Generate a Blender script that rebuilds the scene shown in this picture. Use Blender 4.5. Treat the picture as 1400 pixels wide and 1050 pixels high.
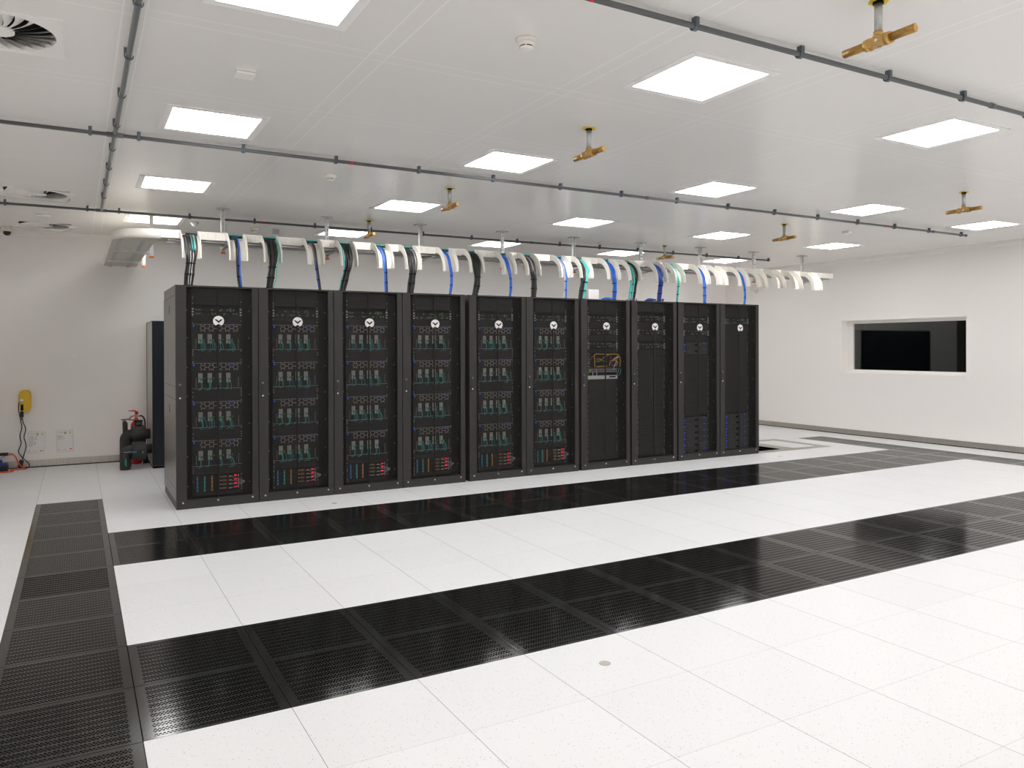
import bpy, bmesh, math, random
from mathutils import Vector, Matrix

for _o in list(bpy.data.objects):
    bpy.data.objects.remove(_o)
SC = bpy.context.scene
COL = SC.collection
PI = math.pi
H = 3.22                                   # ceiling height
XL, XR, YF, YB = -1.30, 12.05, -4.40, 9.03  # left, right, front (behind camera) and back walls

# ------------------------------------------------------------------ camera
cam_data = bpy.data.cameras.new('camera')
cam_data.sensor_width = 36.0
cam_data.lens = 36.0 * 1068.1 / 1400.0
cam_data.shift_x = (700.0 - 721.55) / 1400.0
cam_data.shift_y = (479.32 - 525.0) / 1400.0
cam_data.clip_start = 0.05
cam = bpy.data.objects.new('camera', cam_data)
COL.objects.link(cam)
_R = Vector((0.86601, -0.50002, -0.002839))
_U = Vector((0.004369, 0.001889, 0.999989))
_F = Vector((0.500008, 0.866012, -0.003820))
cam.matrix_world = Matrix(((_R.x, _U.x, -_F.x, -0.2304),
                           (_R.y, _U.y, -_F.y, -3.5671),
                           (_R.z, _U.z, -_F.z, 1.6149),
                           (0, 0, 0, 1)))
SC.camera = cam

# ------------------------------------------------------------------ world and exposure
wd = bpy.data.worlds.new('world')
SC.world = wd
wd.use_nodes = True
wd.node_tree.nodes['Background'].inputs[0].default_value = (0, 0, 0, 1)
wd.node_tree.nodes['Background'].inputs[1].default_value = 0.0
SC.view_settings.view_transform = 'Standard'
SC.view_settings.look = 'None'
SC.view_settings.gamma = 1.0
SC.view_settings.use_curve_mapping = False
SC.view_settings.exposure = 0.0
PANEL_STRENGTH = 16.4                       # the ceiling light panels are the only lights of the room
PANEL_COLOUR = (1.0, 0.993, 0.988)
SC.cycles.max_bounces = 24
SC.cycles.diffuse_bounces = 24
SC.cycles.glossy_bounces = 4
SC.cycles.transparent_max_bounces = 16

# ------------------------------------------------------------------ materials
class NT:
    """small helper to write node maths"""
    def __init__(self, mat):
        self.t = mat.node_tree
    def n(self, kind):
        return self.t.nodes.new(kind)
    def l(self, a, b):
        self.t.links.new(a, b)
    def m(self, op, a, b=None, c=None):
        nd = self.n('ShaderNodeMath')
        nd.operation = op
        for i, v in enumerate((a, b, c)):
            if v is None:
                continue
            if isinstance(v, (int, float)):
                nd.inputs[i].default_value = v
            else:
                self.l(v, nd.inputs[i])
        return nd.outputs[0]
    def mix(self, f, a, b):
        nd = self.n('ShaderNodeMix')
        nd.data_type = 'RGBA'
        for sock, v in ((nd.inputs['Factor'], f), (nd.inputs[6], a), (nd.inputs[7], b)):
            if isinstance(v, (int, float)):
                sock.default_value = v
            elif isinstance(v, tuple):
                sock.default_value = (*v, 1)
            else:
                self.l(v, sock)
        return nd.outputs[2]
    def coords(self):
        c = self.n('ShaderNodeTexCoord')
        s = self.n('ShaderNodeSeparateXYZ')
        self.l(c.outputs['Object'], s.inputs[0])
        return c.outputs['Object'], s.outputs[0], s.outputs[1], s.outputs[2]
    def line(self, x, period, offset, half):
        """1 within half of offset + k * period"""
        a = self.m('ADD', x, -offset + period * 100.5)
        a = self.m('MODULO', a, period)
        a = self.m('ABSOLUTE', self.m('SUBTRACT', a, period * 0.5))
        return self.m('LESS_THAN', a, half)

def mat(name, col, rough=0.5, metal=0.0, spec=0.5, emit=0.0, ecol=None):
    m = bpy.data.materials.new(name)
    m.use_nodes = True
    b = m.node_tree.nodes['Principled BSDF']
    b.inputs['Base Color'].default_value = (*col, 1)
    b.inputs['Roughness'].default_value = rough
    b.inputs['Metallic'].default_value = metal
    b.inputs['Specular IOR Level'].default_value = spec
    if emit:
        b.inputs['Emission Color'].default_value = (*(ecol or col), 1)
        b.inputs['Emission Strength'].default_value = emit
    return m

def bsdf(m):
    return m.node_tree.nodes['Principled BSDF']

def noisy(m, scale, amount, detail=3.0):
    """gentle colour variation over a plain material"""
    t = NT(m)
    b = bsdf(m)
    c = tuple(b.inputs['Base Color'].default_value[:3])
    co, x, y, z = t.coords()
    nz = t.n('ShaderNodeTexNoise')
    nz.inputs['Scale'].default_value = scale
    nz.inputs['Detail'].default_value = detail
    t.l(co, nz.inputs['Vector'])
    lo = tuple(v * (1 - amount) for v in c)
    hi = tuple(min(1, v * (1 + amount)) for v in c)
    t.l(t.mix(nz.outputs[0], lo, hi), b.inputs['Base Color'])
    return m

def make_floor():
    m = mat('white_floor_tile', (0.8, 0.78, 0.77), 0.42)
    t = NT(m)
    co, x, y, z = t.coords()
    vo = t.n('ShaderNodeTexVoronoi')
    vo.inputs['Scale'].default_value = 88.0
    t.l(co, vo.inputs['Vector'])
    sp = t.n('ShaderNodeSeparateColor')
    t.l(vo.outputs['Color'], sp.inputs[0])
    rad = t.m('MULTIPLY', sp.outputs[1], 0.17)
    speck = t.m('MULTIPLY', t.m('LESS_THAN', vo.outputs['Distance'], t.m('ADD', rad, 0.08)), t.m('GREATER_THAN', sp.outputs[0], 0.50))
    wn = t.n('ShaderNodeTexWhiteNoise')
    cv = t.n('ShaderNodeCombineXYZ')
    t.l(t.m('FLOOR', t.m('DIVIDE', x, 0.6)), cv.inputs[0])
    t.l(t.m('FLOOR', t.m('DIVIDE', y, 0.6)), cv.inputs[1])
    t.l(cv.outputs[0], wn.inputs['Vector'])
    base = t.mix(wn.outputs['Value'], (0.775, 0.782, 0.79), (0.80, 0.807, 0.815))
    c1 = t.mix(t.m('MULTIPLY', speck, 0.72), base, (0.33, 0.33, 0.33))
    lx = t.line(x, 0.6, 0.0, 0.0013)
    ly = t.line(y, 0.6, 0.0, 0.0008)
    seam = t.m('MAXIMUM', t.m('MULTIPLY', lx, 0.85), t.m('MULTIPLY', ly, 0.5))
    t.l(t.mix(seam, c1, (0.10, 0.09, 0.085)), bsdf(m).inputs['Base Color'])
    return m

def make_perforated(name, hole_w, hole_h, scuff):
    """black painted steel tile: bands of three staggered rows of slots, solid margins"""
    m = mat(name, (0.016, 0.0155, 0.0145), 0.13, 0.0, 0.5)
    t = NT(m)
    co, x, y, z = t.coords()
    rp, hp = 0.0130, 0.0155
    yy = t.m('ADD', y, 0.2925)
    row = t.m('FLOOR', t.m('DIVIDE', yy, rp))
    solid = t.m('GREATER_THAN', t.m('MODULO', row, 4.0), 2.5)
    stag = t.m('MULTIPLY', t.m('MODULO', row, 2.0), hp * 0.5)
    dx = t.m('ABSOLUTE', t.m('SUBTRACT', t.m('MODULO', t.m('ADD', t.m('ADD', x, 1.0), stag), hp), hp * 0.5))
    dy = t.m('ABSOLUTE', t.m('SUBTRACT', t.m('MODULO', yy, rp), rp * 0.5))
    e = t.m('ADD', t.m('POWER', t.m('DIVIDE', dx, hole_w), 2.0), t.m('POWER', t.m('DIVIDE', dy, hole_h), 2.0))
    hole = t.m('LESS_THAN', e, 1.0)
    inx = t.m('LESS_THAN', t.m('ABSOLUTE', x), 0.257)
    iny = t.m('LESS_THAN', t.m('ABSOLUTE', y), 0.276)
    top = t.m('GREATER_THAN', z, -0.001)
    hole = t.m('MULTIPLY', t.m('MULTIPLY', hole, t.m('SUBTRACT', 1.0, solid)), t.m('MULTIPLY', t.m('MULTIPLY', inx, iny), top))
    oi = t.n('ShaderNodeObjectInfo')
    off = t.n('ShaderNodeVectorMath')
    off.operation = 'ADD'
    t.l(co, off.inputs[0])
    t.l(oi.outputs['Location'], off.inputs[1])
    nz = t.n('ShaderNodeTexNoise')
    nz.inputs['Scale'].default_value = 9.0
    nz.inputs['Detail'].default_value = 8.0
    nz.inputs['Roughness'].default_value = 0.75
    t.l(off.outputs[0], nz.inputs['Vector'])
    sc = t.m('MULTIPLY', t.m('GREATER_THAN', nz.outputs[0], 0.685), scuff)
    c1 = t.mix(sc, (0.016, 0.0155, 0.0145), (0.13, 0.125, 0.12))
    b = bsdf(m)
    t.l(t.mix(hole, c1, (0.0015, 0.0015, 0.0015)), b.inputs['Base Color'])
    t.l(t.m('MULTIPLY', t.m('SUBTRACT', 1.0, hole), 0.5), b.inputs['Specular IOR Level'])
    t.l(t.m('ADD', t.m('MULTIPLY', sc, 0.25), 0.13), b.inputs['Roughness'])
    return m

def make_ceiling():
    m = mat('ceiling_panel', (0.92, 0.90, 0.88), 0.24, 0.0, 0.5)
    t = NT(m)
    co, x, y, z = t.coords()
    edge = None
    for ax, off in ((x, 0.015), (y, 0.585)):
        for d in (-0.05, 0.05):
            l = t.line(ax, 1.2, off + d, 0.0048)
            edge = l if edge is None else t.m('MAXIMUM', edge, l)
    t.l(t.mix(edge, (0.915, 0.895, 0.875), (1.0, 0.99, 0.98)), bsdf(m).inputs['Base Color'])  # edge highlights of the grid strips, painted in as lighter lines
    return m

def make_wall(axis, off):
    m = mat('wall_panel', (0.80, 0.775, 0.75), 0.5, 0.0, 0.3)
    t = NT(m)
    co, x, y, z = t.coords()
    seam = t.line((x, y)[axis], 1.2, off, 0.003)
    t.l(t.mix(t.m('MULTIPLY', seam, 0.5), (0.93, 0.905, 0.88), (0.97, 0.955, 0.94)), bsdf(m).inputs['Base Color'])
    return m

def make_brushed():
    m = mat('brushed_steel', (0.60, 0.56, 0.52), 0.36, 1.0)
    t = NT(m)
    co, x, y, z = t.coords()
    mp = t.n('ShaderNodeMapping')
    mp.inputs['Scale'].default_value = (30, 30, 2)
    t.l(co, mp.inputs[0])
    nz = t.n('ShaderNodeTexNoise')
    nz.inputs['Scale'].default_value = 3.0
    t.l(mp.outputs[0], nz.inputs['Vector'])
    t.l(t.mix(nz.outputs[0], (0.40, 0.375, 0.345), (0.60, 0.565, 0.525)), bsdf(m).inputs['Base Color'])
    return m

def make_door_mesh():
    """finely perforated black steel sheet, seen as an even screen"""
    m = mat('perforated_door_sheet', (0.013, 0.012, 0.0115), 0.5, 0.0, 0.3)
    t = NT(m)
    tr = t.n('ShaderNodeBsdfTransparent')
    mx = t.n('ShaderNodeMixShader')
    mx.inputs[0].default_value = 0.42
    t.l(tr.outputs[0], mx.inputs[1])
    t.l(bsdf(m).outputs[0], mx.inputs[2])
    t.l(mx.outputs[0], m.node_tree.nodes['Material Output'].inputs['Surface'])
    return m

def make_glass():
    m = bpy.data.materials.new('window_glass')
    m.use_nodes = True
    t = NT(m)
    tr = t.n('ShaderNodeBsdfTransparent')
    tr.inputs[0].default_value = (0.86, 0.9, 0.88, 1)
    gl = t.n('ShaderNodeBsdfGlossy')
    gl.inputs['Roughness'].default_value = 0.0
    fr = t.n('ShaderNodeFresnel')
    fr.inputs['IOR'].default_value = 1.5
    mx = t.n('ShaderNodeMixShader')
    t.l(fr.outputs[0], mx.inputs[0])
    t.l(tr.outputs[0], mx.inputs[1])
    t.l(gl.outputs[0], mx.inputs[2])
    t.l(mx.outputs[0], m.node_tree.nodes['Material Output'].inputs['Surface'])
    return m

def make_tray_sheet():
    """cream sheet with punched holes"""
    m = mat('punched_cream_sheet', (0.70, 0.67, 0.60), 0.45)
    t = NT(m)
    co, x, y, z = t.coords()
    def d(a, p):
        return t.m('SUBTRACT', t.m('MODULO', t.m('ADD', a, 50.0), p), p * 0.5)
    e = t.m('ADD', t.m('POWER', t.m('DIVIDE', d(x, 0.034), 0.009), 2.0), t.m('POWER', t.m('DIVIDE', d(y, 0.08), 0.02), 2.0))
    tr = t.n('ShaderNodeBsdfTransparent')
    mx = t.n('ShaderNodeMixShader')
    t.l(t.m('LESS_THAN', e, 1.0), mx.inputs[0])
    t.l(bsdf(m).outputs[0], mx.inputs[1])
    t.l(tr.outputs[0], mx.inputs[2])
    t.l(mx.outputs[0], m.node_tree.nodes['Material Output'].inputs['Surface'])
    return m

M = {}
M['floor'] = make_floor()
M['perf'] = make_perforated('perforated_black_tile', 0.0060, 0.0048, 0.5)
M['perf_open'] = make_perforated('perforated_black_tile_open', 0.0074, 0.0059, 0.25)
M['ceiling'] = make_ceiling()
M['wall_x'] = make_wall(1, 0.09)
M['wall_y'] = make_wall(0, 0.597)
M['cove'] = mat('cove_white', (0.93, 0.905, 0.88), 0.45)
M['steel'] = make_brushed()
M['void'] = mat('dark_void', (0.012, 0.012, 0.012), 0.9, 0, 0.1)
M['door_mesh'] = make_door_mesh()
M['glass'] = make_glass()
M['tray'] = make_tray_sheet()
M['rack'] = noisy(mat('rack_black_paint', (0.023, 0.0205, 0.0195), 0.42), 60, 0.12)
M['rack_side'] = mat('rack_side_reflection_tone', (0.10, 0.088, 0.078), 0.26)  # dark rack paint with the side's wall reflection lightened into its colour
M['rack_in'] = mat('rack_interior', (0.010, 0.0095, 0.009), 0.6)
M['blank'] = mat('blanking_black', (0.028, 0.026, 0.026), 0.5)
M['bezel'] = mat('dark_grey_bezel', (0.075, 0.073, 0.074), 0.5)
M['black'] = mat('black_plastic', (0.018, 0.018, 0.018), 0.45)
M['gap'] = mat('dark_gap', (0.006, 0.006, 0.006), 0.8, 0, 0.2)
M['silver'] = mat('bright_zinc', (0.75, 0.75, 0.75), 0.3, 1.0)
M['galv'] = noisy(mat('galvanised_steel', (0.56, 0.57, 0.57), 0.42, 0.85), 40, 0.18)
M['strut'] = noisy(mat('galvanised_strut', (0.74, 0.74, 0.73), 0.42, 0.35), 40, 0.15)
M['white'] = mat('white_plastic', (0.93, 0.91, 0.89), 0.4)
M['cream'] = mat('cream_plastic', (0.88, 0.85, 0.79), 0.38)
M['logo'] = mat('badge_white', (0.92, 0.89, 0.89), 0.4)
M['bronze'] = mat('bronze_grille', (0.78, 0.60, 0.50), 0.4, 0.1)
M['trim'] = mat('aluminium_trim', (0.55, 0.55, 0.57), 0.4, 0.3)
M['card'] = mat('card_grey', (0.62, 0.58, 0.54), 0.5)
M['card_dark'] = mat('card_dark_grey', (0.16, 0.15, 0.14), 0.5)
M['screw'] = mat('screw_zinc', (0.7, 0.66, 0.6), 0.4, 0.3)
M['teal'] = mat('teal_fibre_jacket', (0.09, 0.55, 0.53), 0.4)
M['aqua'] = mat('aqua_jacket', (0.05, 0.55, 0.50), 0.45)
M['blue'] = mat('blue_jacket', (0.012, 0.13, 0.62), 0.4)
M['darkblue'] = mat('dark_blue_jacket', (0.008, 0.05, 0.30), 0.4)
M['greycable'] = mat('grey_jacket', (0.40, 0.375, 0.385), 0.45)
M['cable'] = mat('black_jacket', (0.016, 0.015, 0.015), 0.4)
M['led_g'] = mat('green_light', (0.1, 0.7, 0.05), 0.5, emit=1.4, ecol=(0.12, 0.75, 0.01))
M['led_gd'] = mat('dim_green_light', (0.1, 0.5, 0.1), 0.5, emit=0.45, ecol=(0.05, 0.6, 0.15))
M['led_b'] = mat('blue_light', (0.02, 0.08, 0.8), 0.5, emit=2.2, ecol=(0.02, 0.10, 0.95))
M['led_r'] = mat('red_display', (0.8, 0.01, 0.03), 0.5, emit=2.2, ecol=(0.95, 0.005, 0.04))
M['out_blue'] = mat('outlet_blue', (0.12, 0.20, 0.62), 0.4)
M['out_cyan'] = mat('outlet_cyan', (0.10, 0.42, 0.70), 0.4)
M['out_green'] = mat('outlet_green', (0.10, 0.42, 0.32), 0.4)
M['out_teal'] = mat('outlet_teal', (0.12, 0.62, 0.56), 0.4)
M['out_orange'] = mat('outlet_orange', (0.85, 0.24, 0.08), 0.4)
M['out_tan'] = mat('outlet_tan', (0.85, 0.45, 0.18), 0.4)
M['out_red'] = mat('fuse_red', (0.6, 0.10, 0.03), 0.4)
M['out_olive'] = mat('fuse_olive', (0.16, 0.22, 0.08), 0.5)
M['brass'] = noisy(mat('cast_brass', (0.62, 0.38, 0.13), 0.38, 0.75), 60, 0.2)
M['brass_d'] = noisy(mat('brass_perforated_pipe', (0.40, 0.235, 0.065), 0.42, 0.7), 90, 0.3)
M['sealant'] = mat('yellow_sealant', (0.80, 0.60, 0.03), 0.6)
M['pipe'] = mat('grey_pvc_pipe', (0.13, 0.135, 0.14), 0.32)
M['clip'] = mat('blue_grey_clip', (0.10, 0.125, 0.155), 0.45)
M['red'] = mat('red_sticker', (0.75, 0.03, 0.05), 0.5)
M['orange'] = mat('orange_cap', (0.95, 0.17, 0.01), 0.45)
M['panel_frame'] = mat('light_frame', (0.94, 0.93, 0.92), 0.4)
M['navy'] = mat('navy_paint', (0.010, 0.016, 0.023), 0.38)
M['pale_side'] = mat('pale_grey_paint', (0.50, 0.47, 0.44), 0.35)
M['foam'] = noisy(mat('black_foam', (0.04, 0.038, 0.038), 0.6), 30, 0.2)
M['ext_red'] = mat('extinguisher_red', (0.62, 0.012, 0.02), 0.25)
M['green'] = mat('green_sticker', (0.0, 0.30, 0.15), 0.5)
M['sky'] = mat('blue_tape', (0.0, 0.20, 0.42), 0.5)
M['yellow'] = mat('yellow_plastic', (0.78, 0.50, 0.012), 0.4)
M['orange_cable'] = mat('orange_rubber', (0.85, 0.10, 0.015), 0.45)
M['socket_blue'] = mat('blue_socket_cover', (0.015, 0.04, 0.28), 0.4)
M['paper'] = mat('paper_white', (0.92, 0.90, 0.88), 0.6)
M['ink'] = mat('printed_ink', (0.34, 0.32, 0.31), 0.7)
M['ink_light'] = mat('printed_rule', (0.58, 0.56, 0.54), 0.7)
M['tan_print'] = mat('printed_tan', (0.50, 0.36, 0.17), 0.7)
M['ribbon_y'] = mat('yellow_fibre', (0.85, 0.50, 0.02), 0.45)
M['magenta'] = mat('magenta_fibre', (0.55, 0.05, 0.28), 0.45)
M['lilac'] = mat('lilac_label', (0.52, 0.48, 0.62), 0.5)
M['smoked'] = mat('smoked_dome', (0.012, 0.012, 0.014), 0.08)
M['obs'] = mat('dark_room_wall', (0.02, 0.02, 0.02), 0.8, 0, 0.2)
M['floor_cap'] = mat('grey_floor_cap', (0.47, 0.44, 0.41), 0.4)
M['plenum'] = mat('vent_dark', (0.05, 0.048, 0.042), 0.8)

def make_diffuser():
    m = mat('glowing_diffuser', (0.9, 0.9, 0.9), 0.5, emit=PANEL_STRENGTH, ecol=PANEL_COLOUR)
    return m
M['diffuser'] = make_diffuser()

def make_wrap(opacity):
    m = mat('clear_plastic_film', (0.88, 0.84, 0.81), 0.2)
    t = NT(m)
    tr = t.n('ShaderNodeBsdfTransparent')
    mx = t.n('ShaderNodeMixShader')
    mx.inputs[0].default_value = opacity
    t.l(tr.outputs[0], mx.inputs[1])
    t.l(bsdf(m).outputs[0], mx.inputs[2])
    t.l(mx.outputs[0], m.node_tree.nodes['Material Output'].inputs['Surface'])
    return m
M['wrap'] = make_wrap(0.75)
M['sleeve'] = make_wrap(0.12)

# ------------------------------------------------------------------ mesh helpers
class MB:
    def __init__(self):
        self.v, self.f, self.mi, self.sm = [], [], [], []
    def add(self, vs, fs, m=0, smooth=False):
        o = len(self.v)
        self.v += [tuple(p) for p in vs]
        for i, f in enumerate(fs):
            self.f.append(tuple(o + k for k in f))
            self.mi.append(m)
            self.sm.append(smooth[i] if isinstance(smooth, list) else smooth)
        return self
    def box(self, x0, x1, y0, y1, z0, z1, m=0):
        vs = [(x0, y0, z0), (x1, y0, z0), (x1, y1, z0), (x0, y1, z0), (x0, y0, z1), (x1, y0, z1), (x1, y1, z1), (x0, y1, z1)]
        return self.add(vs, [(3, 2, 1, 0), (4, 5, 6, 7), (0, 1, 5, 4), (1, 2, 6, 5), (2, 3, 7, 6), (3, 0, 4, 7)], m)
    def rbox(self, x0, x1, y0, y1, z0, z1, b, m=0):
        """box with chamfered edges"""
        bm = bmesh.new()
        vs = [bm.verts.new(p) for p in [(x0, y0, z0), (x1, y0, z0), (x1, y1, z0), (x0, y1, z0), (x0, y0, z1), (x1, y0, z1), (x1, y1, z1), (x0, y1, z1)]]
        for f in [(3, 2, 1, 0), (4, 5, 6, 7), (0, 1, 5, 4), (1, 2, 6, 5), (2, 3, 7, 6), (3, 0, 4, 7)]:
            bm.faces.new([vs[i] for i in f])
        bmesh.ops.bevel(bm, geom=list(bm.edges), offset=b, segments=2, affect='EDGES', profile=0.6)
        bm.verts.index_update()
        self.add([v.co[:] for v in bm.verts], [[v.index for v in f.verts] for f in bm.faces], m)
        bm.free()
        return self
    def cyl(self, p0, p1, r0, r1=None, n=16, m=0, caps=True):
        p0, p1 = Vector(p0), Vector(p1)
        r1 = r0 if r1 is None else r1
        d = (p1 - p0).normalized()
        a = d.orthogonal().normalized()
        b = d.cross(a)
        vs = []
        for p, r in ((p0, r0), (p1, r1)):
            for i in range(n):
                t = 2 * PI * i / n
                vs.append(p + a * (r * math.cos(t)) + b * (r * math.sin(t)))
        fs = [(i, (i + 1) % n, n + (i + 1) % n, n + i) for i in range(n)]
        sm = [True] * n
        if caps:
            fs += [tuple(range(n - 1, -1, -1)), tuple(range(n, 2 * n))]
            sm += [False, False]
        return self.add(vs, fs, m, sm)
    def tube(self, pts, r, n=8, m=0):
        pts = [Vector(p) for p in pts]
        k = len(pts)
        vs = []
        a = None
        for i, p in enumerate(pts):
            d = (pts[min(i + 1, k - 1)] - pts[max(i - 1, 0)]).normalized()
            if a is None:
                a = d.orthogonal().normalized()
            else:
                a = (a - d * a.dot(d))
                a = a.normalized() if a.length > 1e-6 else d.orthogonal().normalized()
            b = d.cross(a)
            rr = r[i] if isinstance(r, (list, tuple)) else r
            for j in range(n):
                t = 2 * PI * j / n
                vs.append(p + a * (rr * math.cos(t)) + b * (rr * math.sin(t)))
        fs = [(i * n + j, i * n + (j + 1) % n, (i + 1) * n + (j + 1) % n, (i + 1) * n + j) for i in range(k - 1) for j in range(n)]
        sm = [True] * len(fs)
        fs += [tuple(range(n - 1, -1, -1)), tuple((k - 1) * n + j for j in range(n))]
        sm += [False, False]
        return self.add(vs, fs, m, sm)
    def lathe(self, prof, c=(0, 0, 0), n=24, m=0):
        """profile of (r, z) turned about the z axis through c"""
        k = len(prof)
        vs = [(c[0] + r * math.cos(2 * PI * j / n), c[1] + r * math.sin(2 * PI * j / n), c[2] + z) for r, z in prof for j in range(n)]
        fs = [(i * n + j, i * n + (j + 1) % n, (i + 1) * n + (j + 1) % n, (i + 1) * n + j) for i in range(k - 1) for j in range(n)]
        sm = [True] * len(fs)
        fs += [tuple(range(n - 1, -1, -1)), tuple((k - 1) * n + j for j in range(n))]
        sm += [False, False]
        return self.add(vs, fs, m, sm)
    def prism(self, poly, axis, a0, a1, m=0, smooth=False):
        """2D polygon extruded along an axis (0: yz polygon, 1: xz polygon, 2: xy polygon)"""
        def p3(q, a):
            return (a, q[0], q[1]) if axis == 0 else (q[0], a, q[1]) if axis == 1 else (q[0], q[1], a)
        n = len(poly)
        vs = [p3(q, a0) for q in poly] + [p3(q, a1) for q in poly]
        fs = [tuple(range(n - 1, -1, -1)), tuple(range(n, 2 * n))] + [(i, (i + 1) % n, n + (i + 1) % n, n + i) for i in range(n)]
        return self.add(vs, fs, m, [False, False] + [smooth] * n)
    def build(self, name, mats, parent=None, loc=None):
        me = bpy.data.meshes.new(name)
        me.from_pydata(self.v, [], self.f)
        ml = mats if isinstance(mats, (list, tuple)) else [mats]
        for q in ml:
            me.materials.append(M[q] if isinstance(q, str) else q)
        me.polygons.foreach_set('material_index', self.mi)
        me.polygons.foreach_set('use_smooth', self.sm)
        bm = bmesh.new()
        bm.from_mesh(me)
        bmesh.ops.recalc_face_normals(bm, faces=bm.faces)
        bm.to_mesh(me)
        bm.free()
        me.update()
        o = bpy.data.objects.new(name, me)
        COL.objects.link(o)
        if parent is not None:
            o.parent = parent
        if loc is not None:
            o.location = loc
        return o

def smooth_path(pts, k=6):
    """Catmull-Rom through points"""
    P = [Vector(p) for p in pts]
    P = [P[0] * 2 - P[1]] + P + [P[-1] * 2 - P[-2]]
    out = []
    for i in range(1, len(P) - 2):
        for j in range(k):
            t = j / k
            a, b, c, d = P[i - 1:i + 3]
            out.append(0.5 * ((2 * b) + (c - a) * t + (2 * a - 5 * b + 4 * c - d) * t * t + (3 * b - a - 3 * c + d) * t ** 3))
    out.append(P[-2])
    return out

def tag(o, label=None, cat=None, group=None, kind=None):
    if label:
        o['label'] = label
    if cat:
        o['category'] = cat
    if group:
        o['group'] = group
    if cat and not kind:
        kind = 'thing'
    if kind:
        o['kind'] = kind
    return o

def thing(name, loc, label, cat, group=None, rz=0.0):
    o = bpy.data.objects.new(name, None)
    o.empty_display_size = 0.1
    COL.objects.link(o)
    o.location = loc
    o.rotation_euler = (0, 0, rz)
    return tag(o, label, cat, group)

def dup(root, loc, label, rz=None):
    """copy of a thing with copies of its parts and sub-parts"""
    r = root.copy()
    COL.objects.link(r)
    r.location = loc
    if rz is not None:
        r.rotation_euler = (0, 0, rz)
    r['label'] = label
    for ch in list(root.children):
        c = ch.copy()
        COL.objects.link(c)
        c.parent = r
        for g in list(ch.children):
            d = g.copy()
            COL.objects.link(d)
            d.parent = c
    return r

def structure(o):
    o['kind'] = 'structure'
    return o

ORD = ['first', 'second', 'third', 'fourth', 'fifth', 'sixth', 'seventh', 'eighth', 'ninth', 'tenth', 'eleventh', 'twelfth',
       'thirteenth', 'fourteenth', 'fifteenth', 'sixteenth', 'seventeenth', 'eighteenth', 'nineteenth', 'twentieth',
       'twenty-first', 'twenty-second', 'twenty-third', 'twenty-fourth', 'twenty-fifth']
RN = random.Random(11)

# ================================================================== SETTING
T = 0.6
perf_cells = {(-1, v) for v in range(-2, 10)}
perf_cells |= {(u, v) for u in range(0, 18) for v in (5, 6)}
perf_cells |= {(u, v) for u in range(0, 18) for v in (0, 1)}
perf_cells |= {(18, v) for v in range(0, 10)}
HOLE = (8.78, 9.38, 5.10, 6.00)

def build_floor():
    xs = sorted({XL, XR, HOLE[0], HOLE[1]} | {round(k * T, 4) for k in range(-2, 21) if XL < k * T < XR})
    ys = sorted({YF, YB, HOLE[2], HOLE[3]} | {round(k * T, 4) for k in range(-8, 16) if YF < k * T < YB})
    b = MB()
    for i in range(len(xs) - 1):
        for j in range(len(ys) - 1):
            cx, cy = (xs[i] + xs[i + 1]) / 2, (ys[j] + ys[j + 1]) / 2
            if (math.floor(cx / T), math.floor(cy / T)) in perf_cells:
                continue
            if HOLE[0] < cx < HOLE[1] and HOLE[2] < cy < HOLE[3]:
                continue
            b.add([(xs[i], ys[j], 0), (xs[i + 1], ys[j], 0), (xs[i + 1], ys[j + 1], 0), (xs[i], ys[j + 1], 0)], [(0, 1, 2, 3)])
    # edges of the opening beside the last rack
    x0, x1, y0, y1 = HOLE
    for a, c in (((x0, y0), (x1, y0)), ((x1, y0), (x1, y1)), ((x1, y1), (x0, y1)), ((x0, y1), (x0, y0))):
        b.add([(*a, 0), (*c, 0), (*c, -0.035), (*a, -0.035)], [(0, 1, 2, 3)], 1)
    return structure(b.build('floor', ['floor', 'gap']))
build_floor()
structure(MB().box(XL, XR, YF, YB, -0.52, -0.50).build('floor_slab', 'void'))
VENTS = [(-0.575, 1.17), (-0.57, 5.98), (-0.57, 8.40)]
b = MB()
vx0, vx1 = -0.86, -0.285
b.box(XL, vx0, YF, YB, H, H + 0.05).box(vx1, XR, YF, YB, H, H + 0.05)
yprev = YF
for (vx, vy) in VENTS:
    b.box(vx0, vx1, yprev, vy - 0.28, H, H + 0.05)
    yprev = vy + 0.28
b.box(vx0, vx1, yprev, YB, H, H + 0.05)
structure(b.build('ceiling', 'ceiling'))
structure(MB().box(XL, XR, YB, YB + 0.1, -0.5, H).build('wall_back', 'wall_y'))
structure(MB().box(XL - 0.1, XL, YF - 0.1, YB + 0.1, -0.5, H).build('wall_left', 'wall_x'))
structure(MB().box(XL, XR, YF - 0.1, YF, -0.5, H).build('wall_front', 'wall_y'))
# right wall with the window opening
WY0, WY1, WZ0, WZ1, WD = 3.72, 6.06, 1.145, 2.09, 0.17
b = MB()
b.box(XR, XR + WD + 0.03, YF - 0.1, WY0, -0.5, H)
b.box(XR, XR + WD + 0.03, WY1, YB + 0.1, -0.5, H)
b.box(XR, XR + WD + 0.03, WY0, WY1, -0.5, WZ0)
b.box(XR, XR + WD + 0.03, WY0, WY1, WZ1, H)
structure(b.build('wall_right', 'wall_x'))
# dark observation room behind the window
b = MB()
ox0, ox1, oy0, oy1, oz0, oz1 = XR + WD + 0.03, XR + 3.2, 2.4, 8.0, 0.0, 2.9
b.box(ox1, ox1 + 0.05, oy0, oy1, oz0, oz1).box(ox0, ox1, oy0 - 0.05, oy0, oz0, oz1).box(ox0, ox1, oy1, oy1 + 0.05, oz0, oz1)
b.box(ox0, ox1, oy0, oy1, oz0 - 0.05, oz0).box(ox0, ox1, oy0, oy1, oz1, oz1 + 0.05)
structure(b.build('wall_observation_room', 'obs'))
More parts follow.
